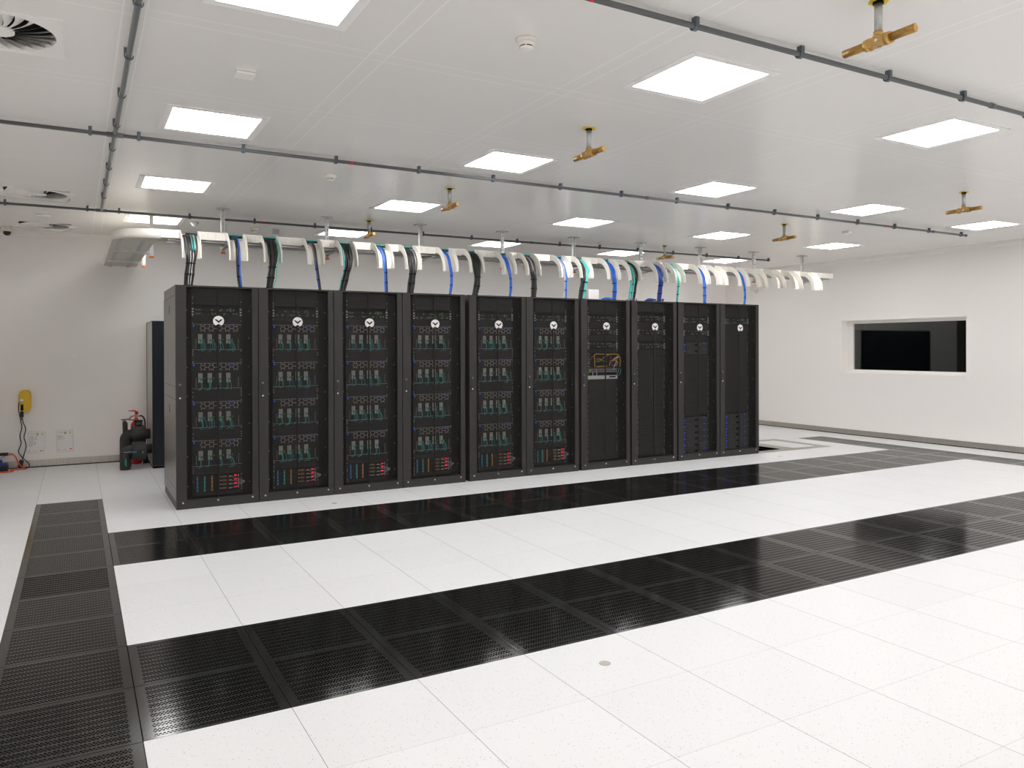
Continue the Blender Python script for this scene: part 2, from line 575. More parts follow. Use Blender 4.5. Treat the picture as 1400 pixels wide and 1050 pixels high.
# window: flush outer trim, inner bead and pane
b = MB()
w = 0.03
for (y0, y1, z0, z1) in ((WY0 - w, WY1 + w, WZ1, WZ1 + w), (WY0 - w, WY1 + w, WZ0 - 0.05, WZ0), (WY0 - w, WY0, WZ0, WZ1), (WY1, WY1 + w, WZ0, WZ1)):
    b.box(XR - 0.008, XR, y0, y1, z0, z1)
win = structure(b.build('window_1', 'cove'))
gx = XR + WD
GZ0, GZ1, GY1 = 1.195, 2.036, 5.94
b = MB()
b.box(gx - 0.02, gx + 0.028, GY1, WY1, WZ0, WZ1)
b.box(gx - 0.02, gx + 0.028, WY0, GY1, GZ1, WZ1)
b.box(gx - 0.02, gx + 0.028, WY0, GY1, WZ0, GZ0)
b.build('inner_frame', 'cove', win)
for d in (0.006, 0.022):
    MB().add([(gx + d, WY0, GZ0), (gx + d, GY1, GZ0), (gx + d, GY1, GZ1), (gx + d, WY0, GZ1)], [(0, 1, 2, 3)]).build('pane', 'glass', win)
# coves and skirtings
def cove(name, pts2, axis, a0, a1):
    structure(MB().prism(pts2, axis, a0, a1).build(name, 'cove'))
cove('trim_1', [(YB, H), (YB - 0.05, H), (YB - 0.035, H - 0.045), (YB, H - 0.08)], 0, XL, XR)
cove('trim_2', [(XR, H), (XR - 0.05, H), (XR - 0.035, H - 0.045), (XR, H - 0.08)], 1, YF, YB - 0.05)
cove('trim_3', [(XL, H), (XL + 0.05, H), (XL + 0.035, H - 0.045), (XL, H - 0.08)], 1, YF, YB - 0.05)
def skirting(name, x0, x1, y0, y1, gx0, gx1, gy0, gy1):
    b = MB().box(x0, x1, y0, y1, 0.014, 0.100)
    b.box(gx0, gx1, gy0, gy1, 0.0005, 0.014, 1)
    structure(b.build(name, ['steel', 'gap']))
skirting('baseboard_back', XL, XR, YB - 0.012, YB, XL, XR, YB - 0.010, YB)
skirting('baseboard_right', XR - 0.012, XR, YF, YB - 0.013, XR - 0.010, XR, YF, YB - 0.013)
skirting('baseboard_left', XL, XL + 0.012, YF, YB - 0.013, XL, XL + 0.010, YF, YB - 0.013)

# ================================================================== PERFORATED FLOOR TILES
def tile_mesh():
    return MB().rbox(-0.2985, 0.2985, -0.2985, 0.2985, -0.035, 0.0, 0.0012)
tile0 = None
tile_open = None
def place_tile(u, v, label, group, opened=False):
    global tile0, tile_open
    loc = ((u + 0.5) * T, (v + 0.5) * T, 0.0)
    src = tile_open if opened else tile0
    if src is None:
        src = tile_mesh().build('perforated_floor_tile', 'perf_open' if opened else 'perf', None, loc)
        tag(src, label, 'floor tile', group)
        if opened:
            tile_open = src
        else:
            tile0 = src
        return src
    o = src.copy()
    COL.objects.link(o)
    o.location = loc
    tag(o, label, 'floor tile', group)
    return o
for v in range(-2, 10):
    place_tile(-1, v, 'black perforated floor tile, %s from the far end of the left strip' % ORD[9 - v] + (', more open slots' if v == 4 else ''),
               'perforated tiles of the left strip', v == 4)
for v, row in ((6, 'back'), (5, 'front')):
    for u in range(18):
        place_tile(u, v, 'black perforated floor tile, %s from left in %s row of strip along racks' % (ORD[u], row), 'perforated tiles of the strip along the racks')
for v, row, n in ((1, 'back', 18), (0, 'front', 18)):
    for u in range(n):
        place_tile(u, v, 'black perforated floor tile, %s from left in %s row of strip nearest camera' % (ORD[u], row), 'perforated tiles of the strip nearest the camera')
for v in range(0, 10):
    place_tile(18, v, 'black perforated floor tile, %s from the far end of strip along right wall' % ORD[9 - v], 'perforated tiles of the right wall strip')

# brushed frame around the opening and white panel beside the last rack
b = MB()
for (x0, x1, y0, y1) in ((8.76, 10.35, 4.935, 5.10), (10.20, 10.35, 5.10, 6.00), (8.76, 10.35, 6.00, 6.12), (9.38, 9.66, 5.10, 6.00)):
    b.box(x0, x1, y0, y1, 0.0006, 0.004)
tag(b.build('floor_cutout_frame', 'steel'), 'flat brushed steel frame on floor around square opening right of the last rack', 'floor frame')
# round floor caps
cap0 = None
for (x, y, lab) in ((2.10, -0.31, 'small round grey floor cap in white tiles in front of the nearest strip'),
                    (2.086, 4.48, 'small round grey floor cap in front of the third rack from left'),
                    (8.74, 4.55, 'small round grey floor cap in front of the rightmost rack')):
    if cap0 is None:
        cap0 = MB().lathe([(0.0, 0.0004), (0.030, 0.0004), (0.030, 0.002), (0.027, 0.003), (0.0, 0.003)], n=24).build('floor_cap', 'floor_cap', None, (x, y, 0))
        o = cap0
    else:
        o = cap0.copy()
        COL.objects.link(o)
        o.location = (x, y, 0)
    tag(o, lab, 'floor cap', 'round floor caps')

# ================================================================== CEILING LIGHTS
rows = {-1: 'row behind the camera', 0: 'row nearest camera', 1: 'second row from camera', 2: 'third row from camera', 3: 'row farthest from camera'}
light0 = None
for j in range(-1, 4):
    for k in range(5):
        loc = (0.615 + 2.4 * k, -0.015 + 2.4 * j, H)
        lab = 'lit square ceiling light panel, %s from left in the %s' % (ORD[k], rows[j])
        if light0 is None:
            light0 = thing('ceiling_light', loc, lab, 'ceiling light', 'ceiling light panels')
            b = MB()
            a, c = 0.335, 0.283
            for (x0, x1, y0, y1) in ((-a, a, c, a), (-a, a, -a, -c), (-a, -c, -c, c), (c, a, -c, c)):
                b.box(x0, x1, y0, y1, -0.004, -0.0003)
            b.build('frame', 'panel_frame', light0)
            MB().box(-c, c, -c, c, -0.003, -0.0003).build('diffuser', 'diffuser', light0)
            MB().box(-0.329, -0.317, -0.325, -0.319, -0.005, -0.0041).build('latch', 'trim', light0)
        else:
            dup(light0, loc, lab)

# ================================================================== RACKS
RY = 4.94                                   # plane of the rack doors
RH = 2.255                                  # rack height
RX = [0.625, 1.424, 2.222, 3.021, 3.868, 4.664, 5.489, 6.316, 7.142, 7.941]
RW = [0.796, 0.795, 0.796, 0.796, 0.790, 0.790, 0.800, 0.800, 0.790, 0.790]
QY = 0.085                                  # front plane of the equipment behind the door
RACK_WORDS = ['leftmost', 'second', 'third', 'fourth', 'fifth', 'sixth', 'seventh', 'eighth', 'ninth', 'rightmost']
def rackname(i):
    return {0: 'leftmost rack', 9: 'rightmost rack'}.get(i, '%s rack from left' % ORD[i])
rack_labels = [
    'leftmost tall black server rack, its long side panel showing',
    'second tall black server rack from the left',
    'third tall black server rack from the left',
    'fourth tall black server rack from left, just before the wider gap',
    'fifth tall black server rack from left, just after the wider gap',
    'sixth tall black server rack from left, last one filled with honeycomb servers',
    'seventh tall black server rack from left, with yellow fibre tangle inside',
    'eighth tall black server rack from left, mostly blank panels below three patch panels',
    'ninth tall black server rack from left, servers at middle and bottom',
    'rightmost tall black server rack, six servers at its bottom']

def circle_pts(cx, cz, r, a0, a1, n):
    return [(cx + r * math.cos(a0 + (a1 - a0) * i / n), cz + r * math.sin(a0 + (a1 - a0) * i / n)) for i in range(n + 1)]

def rack_parts(w, root, blanks, side):
    # carcass: right and left walls, roof, back and floor of the cabinet
    b = MB()
    b.box(0.004, 0.018, 0.03, 1.17, 0.08, RH - 0.004, 0)
    b.box(w - 0.018, w - 0.002, 0.03, 1.17, 0.08, RH - 0.004, 0)
    b.box(0.0, w, 0.03, 1.20, RH - 0.004, RH, 0)
    b.box(0.018, w - 0.018, 1.15, 1.17, 0.08, RH - 0.004, 1)
    b.box(0.018, w - 0.018, 0.04, 1.15, 0.08, 0.09, 1)
    b.box(0.018, w - 0.018, 0.16, 0.17, 0.10, RH - 0.03, 1)
    b.box(0.019, 0.023, 0.03, 0.15, 0.09, RH - 0.01, 1)
    b.box(w - 0.023, w - 0.019, 0.03, 0.15, 0.09, RH - 0.01, 1)
    b.build('cabinet_body', ['rack_side', 'rack_in'], root)
    # door frame with the small hinge screws
    b = MB()
    L, R = 0.098, w - 0.064
    b.rbox(0.0, L, 0.0, 0.028, 0.082, RH - 0.002, 0.002)
    b.rbox(R, w - 0.004, 0.0, 0.028, 0.082, RH - 0.002, 0.002)
    b.box(L, R, 0.002, 0.026, RH - 0.018, RH - 0.002)
    b.box(L, R, 0.002, 0.026, 0.082, 0.092)
    for z in (0.22, 0.52, 0.83, 1.13, 1.42, 1.72, 2.0):
        b.box(L + 0.006, L + 0.013, 0.030, 0.034, z, z + 0.007, 1)
        b.box(R - 0.028, R - 0.021, 0.030, 0.034, z, z + 0.007, 1)
    b.build('door_frame', ['rack', 'screw'], root)
    MB().add([(L, 0.012, 0.092), (R, 0.012, 0.092), (R, 0.012, RH - 0.018), (L, 0.012, RH - 0.018)], [(0, 1, 2, 3)]).build('door_mesh', 'door_mesh', root)
    b = MB().box(w / 2 - 0.009, w / 2 + 0.006, 0.0135, 0.022, 0.092, RH - 0.018)
    b.box(w / 2 + 0.0075, w / 2 + 0.0095, 0.009, 0.011, 0.092, RH - 0.018, 1)
    b.build('door_stiffener', ['rack_in', 'blank'], root)
    hd = MB().rbox(0.024, 0.052, -0.006, 0.004, 1.09, 1.265, 0.002).build('door_handle', 'black', root)
    MB().prism([(0.026, 1.262), (0.050, 1.262), (0.046, 1.240), (0.030, 1.240)], 1, -0.012, -0.006).build('latch', 'card_dark', hd)
    MB().cyl((0.038, -0.006, 1.118), (0.038, -0.012, 1.118), 0.0085, n=14).build('lock', 'silver', hd)
    # plinth and bolts
    MB().rbox(0.002, w - 0.002, 0.004, 1.16, 0.0, 0.080, 0.002).build('plinth', 'rack', root)
    for x in (0.062, w / 2 - 0.004, w - 0.064):
        MB().cyl((x, 0.005, 0.064), (x, -0.006, 0.064), 0.0095, 0.007, n=12).build('bolt', 'silver', root)
    # round badge with notch and chevron
    cx, cz, r = w / 2 + 0.005, 1.896, 0.053
    pts = circle_pts(cx, cz, r, -PI / 2 + 0.52, 1.5 * PI - 0.52, 40) + [(cx, cz - 0.028)]
    bg = MB().prism(pts, 1, -0.004, -0.0005).build('badge', 'logo', root)
    ch = [(cx - 0.041, cz + 0.0175), (cx - 0.020, cz + 0.0175), (cx, cz + 0.000), (cx + 0.020, cz + 0.0175), (cx + 0.041, cz + 0.0175), (cx, cz - 0.021)]
    MB().prism(ch, 1, -0.0052, -0.0041).build('chevron', 'gap', bg)
    # mounting rails with screws
    for x in (0.157, 0.625):
        b = MB().box(x, x + 0.022, QY, QY + 0.010, 0.10, RH - 0.03)
        z = 0.12
        while z < 2.15:
            if RN.random() < 0.45:
                b.box(x + 0.008, x + 0.015, QY - 0.003, QY, z, z + 0.007, 1)
            z += 0.0222
        b.build('mounting_rail', ['black', 'screw'], root)
    # banks of 1U blanking panels
    for (z0, z1) in blanks:
        b = MB()
        n = max(1, round((z1 - z0) / 0.0445))
        p = (z1 - z0) / n
        for k in range(n):
            b.box(0.182, 0.622, QY - 0.001, QY + 0.008, z0 + k * p + 0.003, z0 + (k + 1) * p)
        b.build('blanking_panels', 'blank', root)
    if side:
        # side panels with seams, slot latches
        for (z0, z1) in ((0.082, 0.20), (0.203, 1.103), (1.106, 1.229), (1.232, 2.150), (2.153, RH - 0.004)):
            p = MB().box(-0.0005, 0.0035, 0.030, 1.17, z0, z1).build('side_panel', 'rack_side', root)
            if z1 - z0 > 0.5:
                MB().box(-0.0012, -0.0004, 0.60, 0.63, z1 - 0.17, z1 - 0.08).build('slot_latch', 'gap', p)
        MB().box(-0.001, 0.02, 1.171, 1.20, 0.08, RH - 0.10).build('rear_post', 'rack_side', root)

SRV_TOP = [1.866, 1.466, 1.068, 0.672]
gpu_blanks = [(2.075, 2.225), (1.868, 1.94)] + [(z - 0.135, z - 0.264) for z in ()]
blank_sets = {i: [(2.062, 2.232), (1.869, 1.945), (1.468, 1.600), (1.070, 1.200), (0.674, 0.802), (0.316, 0.405), (0.100, 0.138)] for i in range(6)}
blank_sets[6] = [(2.062, 2.232), (1.875, 1.945), (1.70, 1.775), (1.545, 1.59), (0.105, 1.18)]
blank_sets[7] = [(2.105, 2.232), (1.87, 1.96), (1.70, 1.78), (0.105, 1.575)]
blank_sets[8] = [(2.062, 2.232), (1.87, 1.95), (1.70, 1.775), (0.625, 1.50)]
blank_sets[9] = [(2.062, 2.232), (0.64, 1.955)]
for i in range(10):
    root = thing('server_rack', (RX[i], RY, 0), rack_labels[i], 'server rack', 'row of server racks')
    rack_parts(RW[i], root, blank_sets[i], i == 0)

# ------------------------------------------------------------------ honeycomb servers (racks one to six)
def hex_grille():
    b = MB()
    a, z0 = 0.0255, 0.218
    hh = a * math.sqrt(3) / 2
    cxs = [0.105 + 0.0795 * k for k in range(5)]
    def seg(p, q):
        b.cyl((p[0], -0.003, p[1]), (q[0], -0.003, q[1]), 0.0023, n=5, caps=False)
    for k, cx in enumerate(cxs):
        V = [(cx + a * math.cos(PI / 3 * i), z0 + a * math.sin(PI / 3 * i)) for i in range(6)]
        for i in range(6):
            seg(V[i], V[(i + 1) % 6])
        if k < 4:
            seg(V[0], (cxs[k + 1] - a, z0))
        for i, d in ((1, 1), (2, -1)):
            seg(V[i], (V[i][0] + d * a * 0.42, V[i][1] + hh * 0.8))
        for i, d in ((5, 1), (4, -1)):
            seg(V[i], (V[i][0] + d * a * 0.35, V[i][1] - hh * 0.6))
    return b

def cable_mesh(rng, x, lean):
    zt = 0.100 + rng.uniform(-0.004, 0.006)
    dx = lean + rng.uniform(-0.012, 0.02)
    zb = rng.uniform(-0.022, 0.004)
    hook = rng.uniform(-0.03, -0.004)
    pts = [(x, -0.002, zt), (x + dx * 0.15, -0.022, zt - 0.004), (x + dx * 0.7, -0.030, zt * 0.62), (x + dx, -0.028, zb + 0.02), (x + dx + hook * 0.6, -0.020, zb), (x + dx + hook * 1.6, -0.006, zb - 0.006)]
    return MB().tube(smooth_path(pts, 4), 0.0021, 5)

def make_server(rng, loc, label):
    r = thing('honeycomb_server', loc, label, 'server', 'servers with honeycomb grilles')
    b = MB().box(0.024, 0.464, 0.002, 0.060, 0.0, 0.262)
    b.box(0.0, 0.482, -0.004, 0.0, 0.002, 0.258, 0)
    b.build('chassis', 'black', r)
    MB().box(0.0, 0.482, -0.007, -0.0045, 0.2585, 0.2615).build('top_trim', 'trim', r)
    MB().box(0.0, 0.482, -0.007, -0.0045, 0.0, 0.003).build('bottom_trim', 'trim', r)
    hex_grille().build('honeycomb_grille', 'bronze', r)
    for k in range(4):
        x = 0.058 + 0.090 * k
        b = MB()
        b.box(x, x + 0.044, -0.012, -0.0045, 0.060, 0.160, 1)
        for q in (0.002, 0.017, 0.031):
            b.box(x + q, x + q + 0.009, -0.014, -0.012, 0.105, 0.158, 0)
        b.box(x + 0.002, x + 0.016, -0.014, -0.012, 0.064, 0.098, 0)
        b.box(x + 0.027, x + 0.042, -0.014, -0.012, 0.064, 0.082, 0)
        b.build('network_card', ['card', 'card_dark'], r)
        if rng.random() < 0.8:
            MB().box(x + 0.058, x + 0.064, -0.007, -0.0045, 0.100, 0.106).build('status_light', 'led_g', r)
    MB().box(0.014, 0.021, -0.008, -0.0045, 0.232, 0.250).build('status_light', 'led_b', r)
    MB().box(0.372, 0.398, -0.008, -0.0045, 0.2455, 0.250).build('status_light', 'led_b', r)
    MB().box(0.466, 0.473, -0.008, -0.0045, 0.244, 0.251).build('status_light', 'led_gd', r)
    for x in (0.034, 0.444):
        MB().rbox(x, x + 0.010, -0.012, -0.0045, 0.014, 0.112, 0.001).build('side_handle', 'card_dark', r)
    for k in range(4):
        x = 0.058 + 0.090 * k
        lean = rng.uniform(-0.008, 0.045)
        for q in range(rng.choice((2, 3, 3, 4))):
            cable_mesh(rng, x + 0.008 + 0.011 * q, lean + rng.uniform(-0.006, 0.006)).build('fibre_cable', 'teal', r)
    return r

protos = []
POSW = ['topmost', 'second from top', 'third from top', 'lowest']
for i in range(6):
    for s in range(4):
        loc = (RX[i] + 0.158 + (0.004 if i > 3 else 0), RY + QY - 0.001, SRV_TOP[s] - 0.262)
        lab = 'black honeycomb-grille server with teal cables, %s in the %s' % (POSW[s], rackname(i))
        if len(protos) < 6:
            protos.append(make_server(random.Random(100 + len(protos)), loc, lab))
        else:
            dup(protos[(i * 5 + s * 7) % 6], loc, lab)

# ------------------------------------------------------------------ switches and patch panels
def make_switch(rng, loc, label, kind):
    r = thing('network_switch' if kind == 'switch' else 'patch_panel', loc, label, 'network switch' if kind == 'switch' else 'patch panel',
              'switches and patch panels at the rack tops')
    MB().box(0.024, 0.464, 0.0, 0.060, 0.0, 0.088).build('chassis', 'rack_in', r)
    b = MB()
    for rowz in ((0.006, 0.046) if kind == 'switch' else (0.010, 0.050)):
        for k in range(14):
            x = 0.034 + k * 0.030
            if rng.random() < 0.72:
                b.box(x, x + 0.022, -0.003, 0.0, rowz + 0.006, rowz + 0.026, rng.choice((0, 0, 1)))
    b.build('port_row', ['card_dark', 'blank'], r)
    for s in (0.002, 0.466):
        b = MB()
        for z in (0.004, 0.032, 0.062):
            b.rbox(s - 0.002, s + 0.016, -0.016, -0.0, z, z + 0.016, 0.002)
        b.build('cable_bracket', 'trim', r)
    if kind == 'switch':
        for k in range(7):
            x = 0.055 + k * 0.050 + rng.uniform(-0.004, 0.004)
            MB().box(x, x + 0.004, -0.005, -0.003, 0.004, 0.011).build('status_light', 'led_gd', r)
        for (x, z) in ((0.268, 0.052), (0.372, 0.046), (0.366, 0.072)):
            MB().box(x, x + 0.008, -0.005, -0.003, z, z + 0.006).build('status_light', 'led_g', r)
    else:
        b = MB()
        pts = [(0.33, -0.01, 0.035), (0.38, -0.03, 0.045), (0.42, -0.03, 0.06), (0.468, -0.012, 0.03)]
        b.tube(smooth_path(pts, 5), 0.0022, 5)
        b.build('patch_cable', 'greycable', r)
    return r
sw = [None, None]
for i in range(6):
    loc = (RX[i] + 0.158, RY + QY - 0.001, 1.950)
    lab = 'dim network switch with green lights at the top of the %s' % rackname(i)
    if i < 2:
        sw[i] = make_switch(random.Random(7 + i), loc, lab, 'switch')
    else:
        dup(sw[i % 2], loc, lab)
pp = None
for i, zs in ((6, (1.950, 1.780, 1.598)), (7, (1.972, 1.785, 1.590)), (8, (1.778,))):
    for k, z in enumerate(zs):
        loc = (RX[i] + 0.160, RY + QY - 0.001, z)
        lab = ('%s patch panel inside the %s' % (('topmost', 'middle', 'lowest')[k], rackname(i))) if len(zs) == 3 else 'patch panel below the badge of the %s' % rackname(i)
        if pp is None:
            pp = make_switch(random.Random(23), loc, lab, 'panel')
        else:
            dup(pp, loc, lab)
for i in (8, 9):
    dup(sw[0], (RX[i] + 0.158, RY + QY - 0.001, 1.960), 'dim network switch with green lights at the top of the %s' % rackname(i))

# ------------------------------------------------------------------ power shelves (racks one to six)
pd = None
for i in range(6):
    loc = (RX[i] + 0.158, RY + QY - 0.001, 0.141)
    lab = 'power distribution shelf with coloured outlets and red displays, bottom of the %s' % rackname(i)
    if pd is None:
        pd = thing('power_distribution_shelf', loc, lab, 'power shelf', 'power shelves at the bottom of the racks')
        MB().box(0.024, 0.464, 0.0, 0.060, 0.0, 0.172).build('chassis', 'rack_in', pd)
        for x, (ma, mb_) in ((0.040, ('out_cyan', 'out_blue')), (0.110, ('out_teal', 'out_green')), (0.180, ('out_tan', 'out_orange'))):
            for k in range(8):
                z = 0.010 + 0.0200 * k
                MB().rbox(x, x + 0.015, -0.010, -0.0, z, z + 0.015, 0.0015).build('outlet', ma if k % 2 == 0 else mb_, pd)
        for k in range(4):
            z = 0.022 + 0.040 * k
            b = MB().box(0.255, 0.335, -0.006, -0.0, z + 0.002, z + 0.006, 0)
            b.box(0.265, 0.276, -0.008, -0.0, z + 0.002, z + 0.011, 2)
            b.box(0.288, 0.325, -0.005, -0.0, z - 0.004, z + 0.014, 1)
            b.build('fuse_holder', ['out_red', 'out_olive', 'card'], pd)
            MB().box(0.405, 0.421, -0.006, -0.0, z + 0.004, z + 0.014).box(0.4245, 0.431, -0.006, -0.0, z + 0.004, z + 0.014).build('red_display', 'led_r', pd)
            MB().box(0.353, 0.382, -0.008, -0.0, z - 0.002, z + 0.008).box(0.444, 0.449, -0.010, -0.0, z - 0.006, z + 0.020).build('plug_block', 'card', pd)
            pts = [(0.368, -0.010, z + 0.004), (0.41, -0.026, z + (0.085 - z) * 0.2), (0.46, -0.030, z + (0.085 - z) * 0.6), (0.505, -0.020, 0.085 + (z - 0.085) * 0.10)]
            MB().tube(smooth_path(pts, 5), 0.0034, 6).build('power_cable', 'greycable', pd)
    else:
        dup(pd, loc, lab)

# ------------------------------------------------------------------ two-unit servers (racks nine and ten)
def make_flat_server(loc, label):
    r = thing('flat_server', loc, label, 'server', 'grey two-unit servers')
    MB().box(0.024, 0.464, 0.002, 0.060, 0.0, 0.086).build('chassis', 'black', r)
    b = MB().rbox(0.046, 0.446, -0.014, -0.0, 0.003, 0.084, 0.002)
    for k in range(9):
        for q in range(4):
            b.box(0.062 + k * 0.042, 0.084 + k * 0.042, -0.0146, -0.014, 0.012 + q * 0.018, 0.022 + q * 0.018, 1)
    bz = b.build('bezel', ['bezel', 'blank'], r)
    pts = circle_pts(0.235, 0.044, 1.0, 0, 2 * PI * 23 / 24, 23)
    pts = [(0.235 + (p[0] - 0.235) * 0.030, 0.044 + (p[1] - 0.044) * 0.017) for p in pts]
    MB().prism(pts, 1, -0.0165, -0.0147).build('oval_emblem', 'gap', bz)
    MB().rbox(0.002, 0.040, -0.010, -0.0, 0.003, 0.084, 0.002).rbox(0.450, 0.480, -0.010, -0.0, 0.003, 0.084, 0.002).build('rack_ears', 'black', r)
    MB().box(0.016, 0.026, -0.0125, -0.0102, 0.034, 0.058).build('status_light', 'led_b', r)
    MB().box(0.372, 0.402, -0.0165, -0.0147, 0.070, 0.076).build('status_light', 'led_b', r)
    MB().box(0.462, 0.468, -0.0125, -0.0102, 0.068, 0.076).build('status_light', 'led_gd', r)
    MB().box(0.010, 0.030, -0.0125, -0.0102, 0.004, 0.007).build('ear_mark', 'trim', r)
    return r
fs = None
for i, zs in ((8, [1.602, 1.512] + [0.515 - 0.089 * k for k in range(6)]), (9, [0.528 - 0.089 * k for k in range(6)])):
    for k, z in enumerate(zs):
        loc = (RX[i] + 0.160 + (0.012 if i == 9 else 0), RY + QY - 0.001, z)
        if i == 8 and k < 2:
            lab = 'dark grey flat server, %s of the pair at mid height in the ninth rack' % ('upper', 'lower')[k]
        else:
            kk = k - 2 if i == 8 else k
            lab = 'dark grey flat server, %s of six from the top in the %s' % (ORD[kk], rackname(i))
        if fs is None:
            fs = make_flat_server(loc, lab)
        else:
            dup(fs, loc, lab)

# ------------------------------------------------------------------ fibre panel and sliding trays of rack seven
bx = RX[6] + 0.158
ey = RY + QY - 0.001
fp = thing('fibre_panel', (bx, ey, 1.335), 'open fibre panel with a tangle of yellow cables in the seventh rack', 'fibre panel')
MB().box(0.024, 0.464, 0.0, 0.060, 0.0, 0.205).build('chassis', 'rack_in', fp)
b = MB()
for z in (0.02, 0.06, 0.09, 0.12, 0.16, 0.19):
    b.box(0.004, 0.03, -0.012, 0.0, z, z + 0.008)
b.build('label_clips', 'greycable', fp)
def fibre(name, m, pts, r=0.0036):
    MB().tube(smooth_path(pts, 5), r, 6).build(name, m, fp)
Y1, Y2 = -0.022, -0.034
fibre('yellow_fibre', 'ribbon_y', [(0.13, Y1, 0.196), (0.10, Y1, 0.180), (0.088, Y1, 0.150), (0.10, Y1, 0.118), (0.098, Y1, 0.06), (0.104, Y1, 0.02)], 0.006)
fibre('yellow_fibre', 'ribbon_y', [(0.12, Y1, 0.194), (0.20, Y1, 0.190), (0.33, Y1, 0.188), (0.45, Y1, 0.188), (0.50, Y1, 0.170), (0.522, Y1, 0.11), (0.515, Y1, 0.02)], 0.0055)
fibre('yellow_fibre', 'ribbon_y', [(0.33, Y2, 0.185), (0.25, Y2, 0.150), (0.20, Y2, 0.115), (0.14, Y2, 0.090), (0.12, Y2, 0.098)], 0.004)
fibre('yellow_fibre', 'ribbon_y', [(0.12, Y2, 0.124), (0.17, Y2, 0.125), (0.20, Y2, 0.115)], 0.0045)
fibre('yellow_fibre', 'ribbon_y', [(0.13, Y1, 0.022), (0.20, Y1, 0.028), (0.30, Y1, 0.028)], 0.006)
fibre('yellow_fibre', 'ribbon_y', [(0.33, Y2, 0.03), (0.34, Y2, 0.07), (0.36, Y2, 0.10), (0.42, Y2, 0.105), (0.47, Y2, 0.08), (0.45, Y2, 0.045), (0.40, Y2, 0.03)], 0.0048)
fibre('yellow_fibre', 'ribbon_y', [(0.42, Y2, 0.115), (0.47, Y2, 0.135), (0.49, Y2, 0.155), (0.46, Y2, 0.145)], 0.005)
fibre('magenta_fibre', 'magenta', [(0.01, Y1, 0.05), (0.02, Y1, 0.10), (0.05, Y1, 0.145), (0.09, Y1, 0.175)], 0.003)
fibre('magenta_fibre', 'magenta', [(0.34, Y2 - 0.006, 0.18), (0.35, Y2 - 0.006, 0.135), (0.39, Y2 - 0.006, 0.10), (0.36, Y2 - 0.006, 0.05), (0.42, Y2 - 0.006, 0.025), (0.46, Y2 - 0.006, 0.05)], 0.0034)
fibre('magenta_fibre', 'magenta', [(0.0, Y1, 0.008), (0.10, Y1, 0.006), (0.30, Y1, 0.007), (0.38, Y1, 0.010)], 0.003)
fibre('white_cable', 'logo', [(0.385, Y2 - 0.012, 0.10), (0.40, Y2 - 0.012, 0.125), (0.43, Y2 - 0.012, 0.14), (0.46, Y2 - 0.012, 0.16)], 0.005)
fibre('white_cable', 'logo', [(0.44, Y2 - 0.012, 0.11), (0.43, Y2 - 0.012, 0.07), (0.40, Y2 - 0.012, 0.03), (0.405, Y2 - 0.012, -0.02)], 0.004)
fibre('blue_cable', 'blue', [(0.18, Y2, 0.02), (0.165, Y2, -0.01), (0.15, Y2, -0.03)], 0.004)
fibre('teal_cable', 'teal', [(0.20, Y2, 0.10), (0.24, Y2, 0.098), (0.28, Y2, 0.090)], 0.0036)
fibre('teal_cable', 'teal', [(0.50, Y1, 0.0), (0.49, Y1, -0.05), (0.46, Y1, -0.09)], 0.0036)
fibre('teal_cable', 'teal', [(0.53, Y1, -0.01), (0.525, Y1, -0.06), (0.49, Y1, -0.105)], 0.0036)
t1 = thing('sliding_tray', (bx, ey, 1.282), 'narrow grey shelf unit beneath the yellow fibre tangle in the seventh rack', 'rack unit')
MB().box(0.024, 0.464, 0.0, 0.060, 0.0, 0.044).build('chassis', 'card_dark', t1)
MB().box(0.0, 0.482, -0.010, -0.0005, 0.036, 0.043).box(0.0, 0.482, -0.010, -0.0005, 0.002, 0.008).build('edge_rails', 'trim', t1)
MB().box(0.030, 0.048, -0.006, -0.0005, 0.020, 0.030).build('status_light', 'led_g', t1)
MB().box(0.090, 0.115, -0.012, -0.0005, 0.016, 0.032).build('blue_plug', 'blue', t1)
MB().box(0.125, 0.140, -0.012, -0.0005, 0.016, 0.032).build('yellow_plug', 'ribbon_y', t1)
for x in (0.072, 0.135):
    MB().tube(smooth_path([(x, -0.012, 0.010), (x, -0.020, -0.02), (x, -0.012, -0.046)], 4), 0.0045, 6).build('white_lead', 'logo', t1)
t2 = thing('bright_rack_unit', (bx, ey, 1.188), 'bright silver one-unit device below the fibre tangle in the seventh rack', 'rack unit')
MB().box(0.024, 0.464, 0.0, 0.060, 0.0, 0.050).build('chassis', 'card_dark', t2)
MB().rbox(0.0, 0.482, -0.010, -0.0005, 0.002, 0.050, 0.002).build('faceplate', 'logo', t2)
MB().box(0.350, 0.450, -0.0125, -0.0102, 0.022, 0.040).build('dark_slot', 'gap', t2)
MB().box(0.335, 0.347, -0.0125, -0.0102, 0.012, 0.026).build('status_light', 'led_b', t2)

# ================================================================== CABLE RACEWAY
TY0, TY1, TZ0, TZ1 = 5.53, 5.93, 2.795, 2.882
EXITS = [(0.722, 0.907), (1.192, 1.375), (1.553, 1.735), (2.022, 2.205), (2.405, 2.590), (2.843, 3.030), (3.192, 3.382), (3.686, 3.868),
         (4.051, 4.233), (4.511, 4.693), (4.862, 5.060), (5.378, 5.560), (5.709, 5.897), (6.169, 6.360), (6.538, 6.730), (7.018, 7.205),
         (7.350, 7.540), (7.853, 8.035), (8.209, 8.392), (8.662, 8.850), (9.067, 9.250), (9.460, 9.650), (9.866, 10.050), (10.321, 10.515)]
TXE = 11.15
rw = thing('cable_raceway', (0, 0, 0), 'long cream cable raceway with curved drop-outs hanging above the racks', 'cable raceway')
